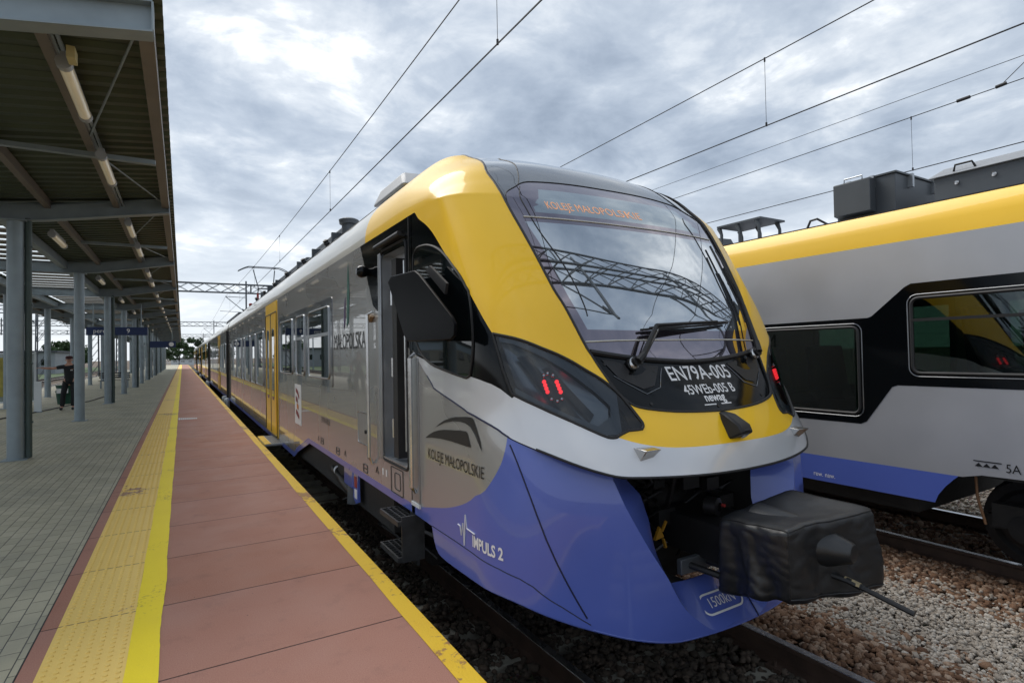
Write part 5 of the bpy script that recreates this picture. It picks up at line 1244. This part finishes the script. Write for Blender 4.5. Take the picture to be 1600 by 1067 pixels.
def gantry(y,x0,x1,z0,z1,posts,label,w=.5,detail=True):
    G=thing('overhead_line_gantry',label,'gantry',(x0,y,-.7)); q=MB(); c=.05
    for yy in (y-w/2,y+w/2):
        for z in (z0,z1): q.bar((x0,yy,z),(x1,yy,z),.07,.07)
        n=int((x1-x0)/1.1)
        for k in range(n):
            a=x0+(x1-x0)*k/n; b=x0+(x1-x0)*(k+1)/n; q.bar((a,yy,z0),(b,yy,z1),.03,.03); q.bar((a,yy,z1),(b,yy,z0),.03,.03)
            if k%6==0: q.bar((a,yy,z0),(a,yy,z1),.06,.06)
    n=int((x1-x0)/1.1)
    for k in range(n):
        a=x0+(x1-x0)*k/n; b=x0+(x1-x0)*(k+1)/n
        for z in (z0,z1): q.bar((a,y-w/2,z),(b,y+w/2,z),.03,.03)
    q.build('truss_beam',GAN,G)
    for x in (x0,x1):
        q=MB()
        for dx in (-.25,.25):
            for dy in (-.25,.25): q.bar((x+dx*1.3,y+dy*1.3,-.7),(x+dx,y+dy,z1),.07,.07)
        for k in range(9):
            za=-.5+k*(z1+.3)/9; zb=za+(z1+.3)/9
            for dx in (-.27,.27): q.bar((x+dx,y-.27,za),(x+dx,y+.27,zb),.03,.03)
            for dy in (-.27,.27): q.bar((x-.27,y+dy,za),(x+.27,y+dy,zb),.03,.03)
        q.build('gantry_mast',GAN,G)
    for x,d in posts:
        MB().tube([(x,y,z1+.3),(x,y,5.1)],.06,8).build('drop_post',GAN,G)
        q=MB(); q.tube([(x,y,6.5),(x+d*1.5,y,6.55)],.025,6); q.tube([(x,y,5.25),(x+d*1.5,y,6.55)],.03,6); q.tube([(x,y,5.3),(x+d*1.9,y,5.38)],.02,6); q.tube([(x+d*.12,y,5.4),(x+d*.3,y,5.57)],.06,8); q.build('cantilever',GAN,G)
    return G
GAN=mat('gantry_steel',(.10,.115,.13),.6,.3,noise=(2,.2))
gantry(50,-8.4,17,6.86,7.55,((4.5,-1),(9.3,-1)),'nearest lattice gantry spanning the tracks above the train roof')
gantry(104,-8.4,17,6.86,7.55,((4.5,-1),(9.3,-1)),'second lattice gantry farther down the line behind the nearest')
gantry(158,-8.4,17,6.86,7.55,((4.5,-1),),'small distant third lattice gantry down the line')
gantry(.2,-9.5,19,7.2,8.1,((5.4,-1),(10.1,-1)),'lattice gantry behind the viewpoint, seen only as a reflection in the windscreen',.7)
for i,(y,xa) in enumerate(((70,-44),(95,-44),(125,-44))): gantry(y,xa,-7.6,6.3,7.,((-9.3+1.4,-1),(-13.6+1.4,-1),(-20,-1)),['lattice gantry over the tracks left of the platform, nearest of three','middle one of three lattice gantries left of the platform','most distant of three lattice gantries left of the platform'][i])
# ---------------------------------------------------------------- person on the platform
def skinned(name,m,verts,edges,rad,parent=None,root=0,sub=2):
    me=bpy.data.meshes.new(name); me.from_pydata(verts,edges,[]); o=bpy.data.objects.new(name,me); COL.objects.link(o)
    md=o.modifiers.new('skin','SKIN'); sv=me.skin_vertices[0].data
    for i,r in enumerate(rad): sv[i].radius=(r,r) if not isinstance(r,tuple) else r; sv[i].use_root=(i==root)
    s=o.modifiers.new('sub','SUBSURF'); s.levels=sub; s.render_levels=sub
    dg=bpy.context.evaluated_depsgraph_get(); dg.update(); me2=bpy.data.meshes.new_from_object(o.evaluated_get(dg)); bpy.data.objects.remove(o)
    me2.materials.clear(); me2.materials.append(m); me2.polygons.foreach_set('use_smooth',[True]*len(me2.polygons)); o=bpy.data.objects.new(name,me2); COL.objects.link(o); return par(o,parent)
px0,py0=-3.30,23.9
PE=thing('person','person in a dark uniform and dark cap, one arm stretched out, standing by a column','person',(px0,py0,0))
def q3(x,y,z): return (px0+x,py0+y,z)
# body (skin) in one piece: pelvis, spine, neck, head, arms with hands, legs
V_=[(0,0,.95),(0,0,1.15),(0,0,1.38),(0,0,1.50),(0,-.01,1.58),(0,-.02,1.68),(0,-.01,1.77),
 (-.17,0,1.45),(-.42,-.03,1.40),(-.66,-.08,1.42),(-.74,-.09,1.43),(.18,0,1.44),(.34,.04,1.20),(.27,.03,1.03),(.22,.0,.99),
 (-.10,0,.90),(-.16,-.02,.50),(-.20,.02,.09),(-.22,-.12,.04),(.11,0,.90),(.12,-.02,.50),(.10,.02,.09),(.11,-.12,.04)]
E_=[(0,1),(1,2),(2,3),(3,4),(4,5),(5,6),(3,7),(7,8),(8,9),(9,10),(3,11),(11,12),(12,13),(13,14),(0,15),(15,16),(16,17),(17,18),(0,19),(19,20),(20,21),(21,22)]
R_=[(.13,.10),(.12,.09),(.14,.10),(.09,.07),.055,(.085,.10),.065,.055,.045,.034,.03,.055,.045,.034,.03,.085,.06,.045,.035,.085,.06,.045,.035]
BO=skinned('body',SKN,[q3(*v) for v in V_],E_,R_,PE)
q=MB(); 
for hx,hy,hz,dx in ((-.76,-.09,1.43,-1),(.21,-.02,.97,-.5)):
    for k in range(4): q.tube([q3(hx,hy+.02*(k-1.5),hz),q3(hx+dx*.05,hy+.022*(k-1.5),hz-.005),q3(hx+dx*(.085+.008*(1.5-abs(k-1.5))),hy+.022*(k-1.5),hz-.02)],[.010,.009,.007],6)
    q.tube([q3(hx-dx*.02,hy-.03,hz),q3(hx+dx*.02,hy-.06,hz+.01)],[.011,.008],6)
for dx in (-.03,.03): q.lathe(q3(dx,-.115,1.69),(0,-1,0),[(0,.009),(.005,0)],6)
q.tube([q3(0,-.11,1.69),q3(0,-.135,1.655),q3(0,-.115,1.645)],.010,6); q.tube([q3(-.025,-.112,1.615),q3(.025,-.112,1.615)],.005,5)
for s in (-1,1): q.tube([q3(s*.085,-.0,1.64),q3(s*.092,.0,1.70)],.014,6)
q.build('hands_and_face',SKN,BO)
skinned('shirt',CLO,[q3(*v) for v in [(0,0,.86),(0,0,1.15),(0,0,1.38),(0,0,1.47),(-.17,0,1.45),(-.36,-.02,1.41),(.18,0,1.44),(.32,.03,1.23)]],[(0,1),(1,2),(2,3),(3,4),(4,5),(3,6),(6,7)],[(.155,.12),(.145,.115),(.17,.125),(.11,.09),.078,.062,.078,.062],PE)
skinned('trousers',CLO,[q3(*v) for v in [(0,0,1.03),(-.10,0,.88),(-.16,-.02,.50),(-.20,.02,.10),(.11,0,.88),(.12,-.02,.50),(.10,.02,.10)]],[(0,1),(1,2),(2,3),(0,4),(4,5),(5,6)],[(.15,.12),.105,.082,.075,.105,.082,.075],PE)
for x in (-.21,.105): skinned('shoe',SHO,[q3(x,.06,.05),q3(x,-.04,.05),q3(x,-.17,.035)],[(0,1),(1,2)],[.05,.05,.04],PE)
q=MB(); q.lathe(q3(0,-.01,1.72),(0,0,1),[(0,.100),(.05,.102),(.085,.08),(.10,0)],16); q.hexa([q3(-.07,-.10,1.715),q3(.07,-.10,1.715),q3(.06,-.18,1.70),q3(-.06,-.18,1.70),q3(-.07,-.10,1.73),q3(.07,-.10,1.73),q3(.06,-.18,1.71),q3(-.06,-.18,1.71)]); q.build('cap',CAP,PE)
MB().box(px0+.05,px0+.11,py0-.145,py0-.13,1.32,1.34).build('badge',WHT,PE)
# things standing on the platform
q=MB(); WB_=thing('notice_post','narrow white notice post standing left of the person','post',(-3.98,23.3,0)); q.box(-4.12,-3.93,23.3,23.34,.02,1.0); q.build('notice_board',WHP,WB_); MB().box(-4.14,-3.91,23.27,23.37,0,.03).build('post_foot',STL,WB_)
SH=thing('glass_poster_case','glass case with yellow posters on the left side of the platform','poster case',(-5.6,26.5,0))
q=MB(); 
for x in (-6.6,-5.95,-5.3,-4.65): q.box(x-.03,x+.03,26.47,26.53,0,2.0)
for z in (.2,1.95): q.box(-6.6,-4.65,26.46,26.54,z-.03,z+.03)
q.build('case_frame',WHP,SH); panel_=MB().box(-6.57,-4.68,26.49,26.51,.23,1.92).build('case_glass',mat('pale_glass',(.22,.27,.27),.1,coat=1),SH)
for i,(a,b,z0,z1) in enumerate(((-6.4,-6.1,.5,1.8),(-5.75,-5.45,.4,1.8),(-5.1,-4.85,.5,1.7))): MB().box(a,b,26.47,26.488,z0,z1).build('poster',mat('poster_yellow_%d'%i,(.35,.30,.06),.6,noise=(6,.3)),SH)
BN=thing('litter_bin','green plastic bin behind the person','bin',(-3.9,27.2,0)); q=MB(); q.lathe((-3.9,27.2,0),(0,0,1),[(0,0),(0,.22),(.45,.27),(.47,.29),(.5,.29),(.52,.25),(.6,.25),(.72,.28),(.74,0)],12); q.build('bin_body',GRN,BN); MB().box(-4.1,-3.75,26.9,26.93,.42,.60).build('bin_label',WHT,BN)
tag(MB().tube([(-6.5,15.5,.015),(-5.2,19,.015),(-4.6,21,.015),(-3.9,24,.015),(-3.2,28,.015),(-2.9,33,.015),(-3.6,39,.015)],.022,6).build('hose',RUB),'thin black hose snaking along the pavers between the columns','hose')
BE=thing('bench','dark metal bench between the columns farther along the platform','bench',(-3.4,40,0)); q=MB(); 
for k in range(4): q.box(-4.2,-2.7,40+.1*k,40.07+.1*k,.44,.46)
q.build('seat',MBK,BE); q=MB(); 
for k in range(3): q.box(-4.2,-2.7,40.42,40.44,.58+.12*k,.66+.12*k)
q.build('backrest',MBK,BE)
for x in (-4.1,-2.8):
    q=MB(); q.bar((x,40.05,0),(x,40.05,.44),.05,.05); q.bar((x,40.35,0),(x,40.43,.9),.05,.05); q.build('leg',STL,BE)
# ---------------------------------------------------------------- left background
def block(name,label,x0,x1,y0,y1,h,wm,rm,band=None,win=0):
    B=thing(name,label,'building',((x0+x1)/2,y0,-.7)); MB().box(x0,x1,y0,y1,-.75,h).build('wall',wm,B); MB().box(x0-.4,x1+.4,y0-.4,y1+.4,h,h+.35).build('roof',rm,B)
    if band: MB().box(x0-.05,x1+.05,y0-.06,y1,h-1.0,h-.1).build('fascia',band,B)
    for k in range(win):
        x=x0+(x1-x0)*(k+.3)/win; w=(x1-x0)/win*.45; MB().box(x,x+w,y0-.07,y0+.05,.9,min(h-1.2,2.6)).build('window',GLS,B)
block('station_shed','long low pale shed with a blue roof band beyond the left tracks',-39,-17,60,66,3.1,BWL,BRF,FAS,9)
block('warehouse','grey warehouse with dark roof behind the poles left of the platform',-34,-20,130,160,3.2,BLW,BRF,None,5)
block('depot_building','wide pale depot building in the far left distance',-70,-38,110,135,4.,BWL,BRF,None,8)
block('end_building','low white building at the far end of the platform',-3.5,6,235,245,1.6,WHP,BRF,None,4)
for i,(x,y,h) in enumerate(((-18,62,9),(-22,88,10),(-16.2,100,9),(-28,75,11),(-36,90,12),(-12,140,10))):
    P_=thing('lamp_mast','tall thin yard lighting mast, number %s from the left'%('one two three four five six'.split()[i]),'mast',(x,y,-.7)); P_['label']=['yard mast just behind the shed, right end','yard mast between the shed and warehouse','yard mast in front of the grey warehouse','yard mast rising over the middle of the shed','tallest yard mast toward the left edge','most distant yard mast close to the platform columns'][i]
    MB().tube([(x,y,-.7),(x,y,h)],[.14,.07],8).build('pole',STL,P_); MB().box(x-.7,x+.7,y-.1,y+.1,h-.1,h+.12).build('lamp_head',RFS,P_)
def tree(x,y,h,w,label,seed,group=None):
    T=thing('tree',label,'tree',(x,y,-.7),group); rs=random.Random(seed); tr=MB(); tr.tube([(x,y,-.8),(x+.1,y,h*.3),(x,y,h*.62)],[.25,.18,.1],8)
    for k in range(6):
        a=rs.uniform(0,6.28); tr.tube([(x,y,h*rs.uniform(.25,.5)),(x+math.cos(a)*w*.35,y+math.sin(a)*w*.35,h*rs.uniform(.5,.8))],[.08,.03],5)
    tr.build('trunk',BRK,T); q=MB(); cl=[]
    for k in range(26):
        a=rs.uniform(0,6.28); r=w*.5*math.sqrt(rs.random()); z=h*rs.uniform(.22,.95); s=1-.55*max(0,(z/h-.55)/.45); cl.append((x+math.cos(a)*r*s,y+math.sin(a)*r*s,z,w*rs.uniform(.10,.2)))
    for k in range(5000):
        c=rs.choice(cl); a=rs.gauss(0,1);b=rs.gauss(0,1);c3=rs.gauss(0,1); n=math.sqrt(a*a+b*b+c3*c3)+1e-6; rr=c[3]*rs.uniform(.5,1.05)
        p=Vector((c[0]+a/n*rr,c[1]+b/n*rr,c[2]+c3/n*rr*.8)); u=Vector((rs.uniform(-1,1),rs.uniform(-1,1),rs.uniform(-1,1))).normalized()*w*.020; v=u.cross(Vector((rs.uniform(-1,1),rs.uniform(-1,1),rs.uniform(-1,1)))).normalized()*w*.018
        q.add([p-u-v,p+u-v,p+u+v,p-u+v],[(0,1,2,3)])
    me=bpy.data.meshes.new('crown'); me.from_pydata(q.v,[],q.f); me.materials.append(LEF); o=bpy.data.objects.new('crown',me); COL.objects.link(o); par(o,T)
for i,(x,y,h,w,lb) in enumerate(((-1,225,8.5,8,'rounded green tree at the far end of the platform, left of the rails'),(4.,262,10,9,'green tree just above the far end of the red platform strip'),(-9,240,9,9,'green tree behind the far canopy end, left of the others'),(11,250,9,8,'dark green tree beside the far end of the near train'),
    (-24,170,6,9,'green tree beyond the left tracks near the warehouse'),(-46,105,6,8,'green tree beside the depot at the left edge'),(-30,100,5,7,'low green tree behind the yard masts'))): tree(x,y,h,w,lb,i+3)
q=MB(); rs=random.Random(4)
sheet('grass_verge',-60,-16,40,230,-.70,GRS)
GC=thing('parked_car','light coloured car parked beyond the left tracks','car',(-20.5,56,-.7))
q=MB(); q.prism([(-22.6,56,-.35),(-22.6,56,.25),(-21.9,56,.35),(-21.2,56,.82),(-19.8,56,.82),(-19.2,56,.32),(-18.5,56,.2),(-18.5,56,-.35)],(0,1.7,0)); q.build('body',WHP,GC,bevel=.06); q=MB(); q.prism([(-21.75,55.99,.34),(-21.15,55.99,.74),(-19.9,55.99,.74),(-19.4,55.99,.34)],(0,1.72,0)); q.build('windows',GLS,GC)
for x in (-21.8,-19.3):
    MB().lathe((x,55.98,-.4),(0,1,0),[(0,0),(0,.3),(.2,.3),(.2,0)],14).build('wheel',RUB,GC)
FN=thing('platform_end_fence','pale rail fence across the far end of the tracks','fence',(2,205,-.7)); q=MB()
for k in range(16): q.box(-6+k,-5.9+k,205,205.1,-.7,.9)
for z in (.2,.7): q.box(-6,10,204.95,205.0,z,z+.12)
q.build('fence_rail',WHP,FN)
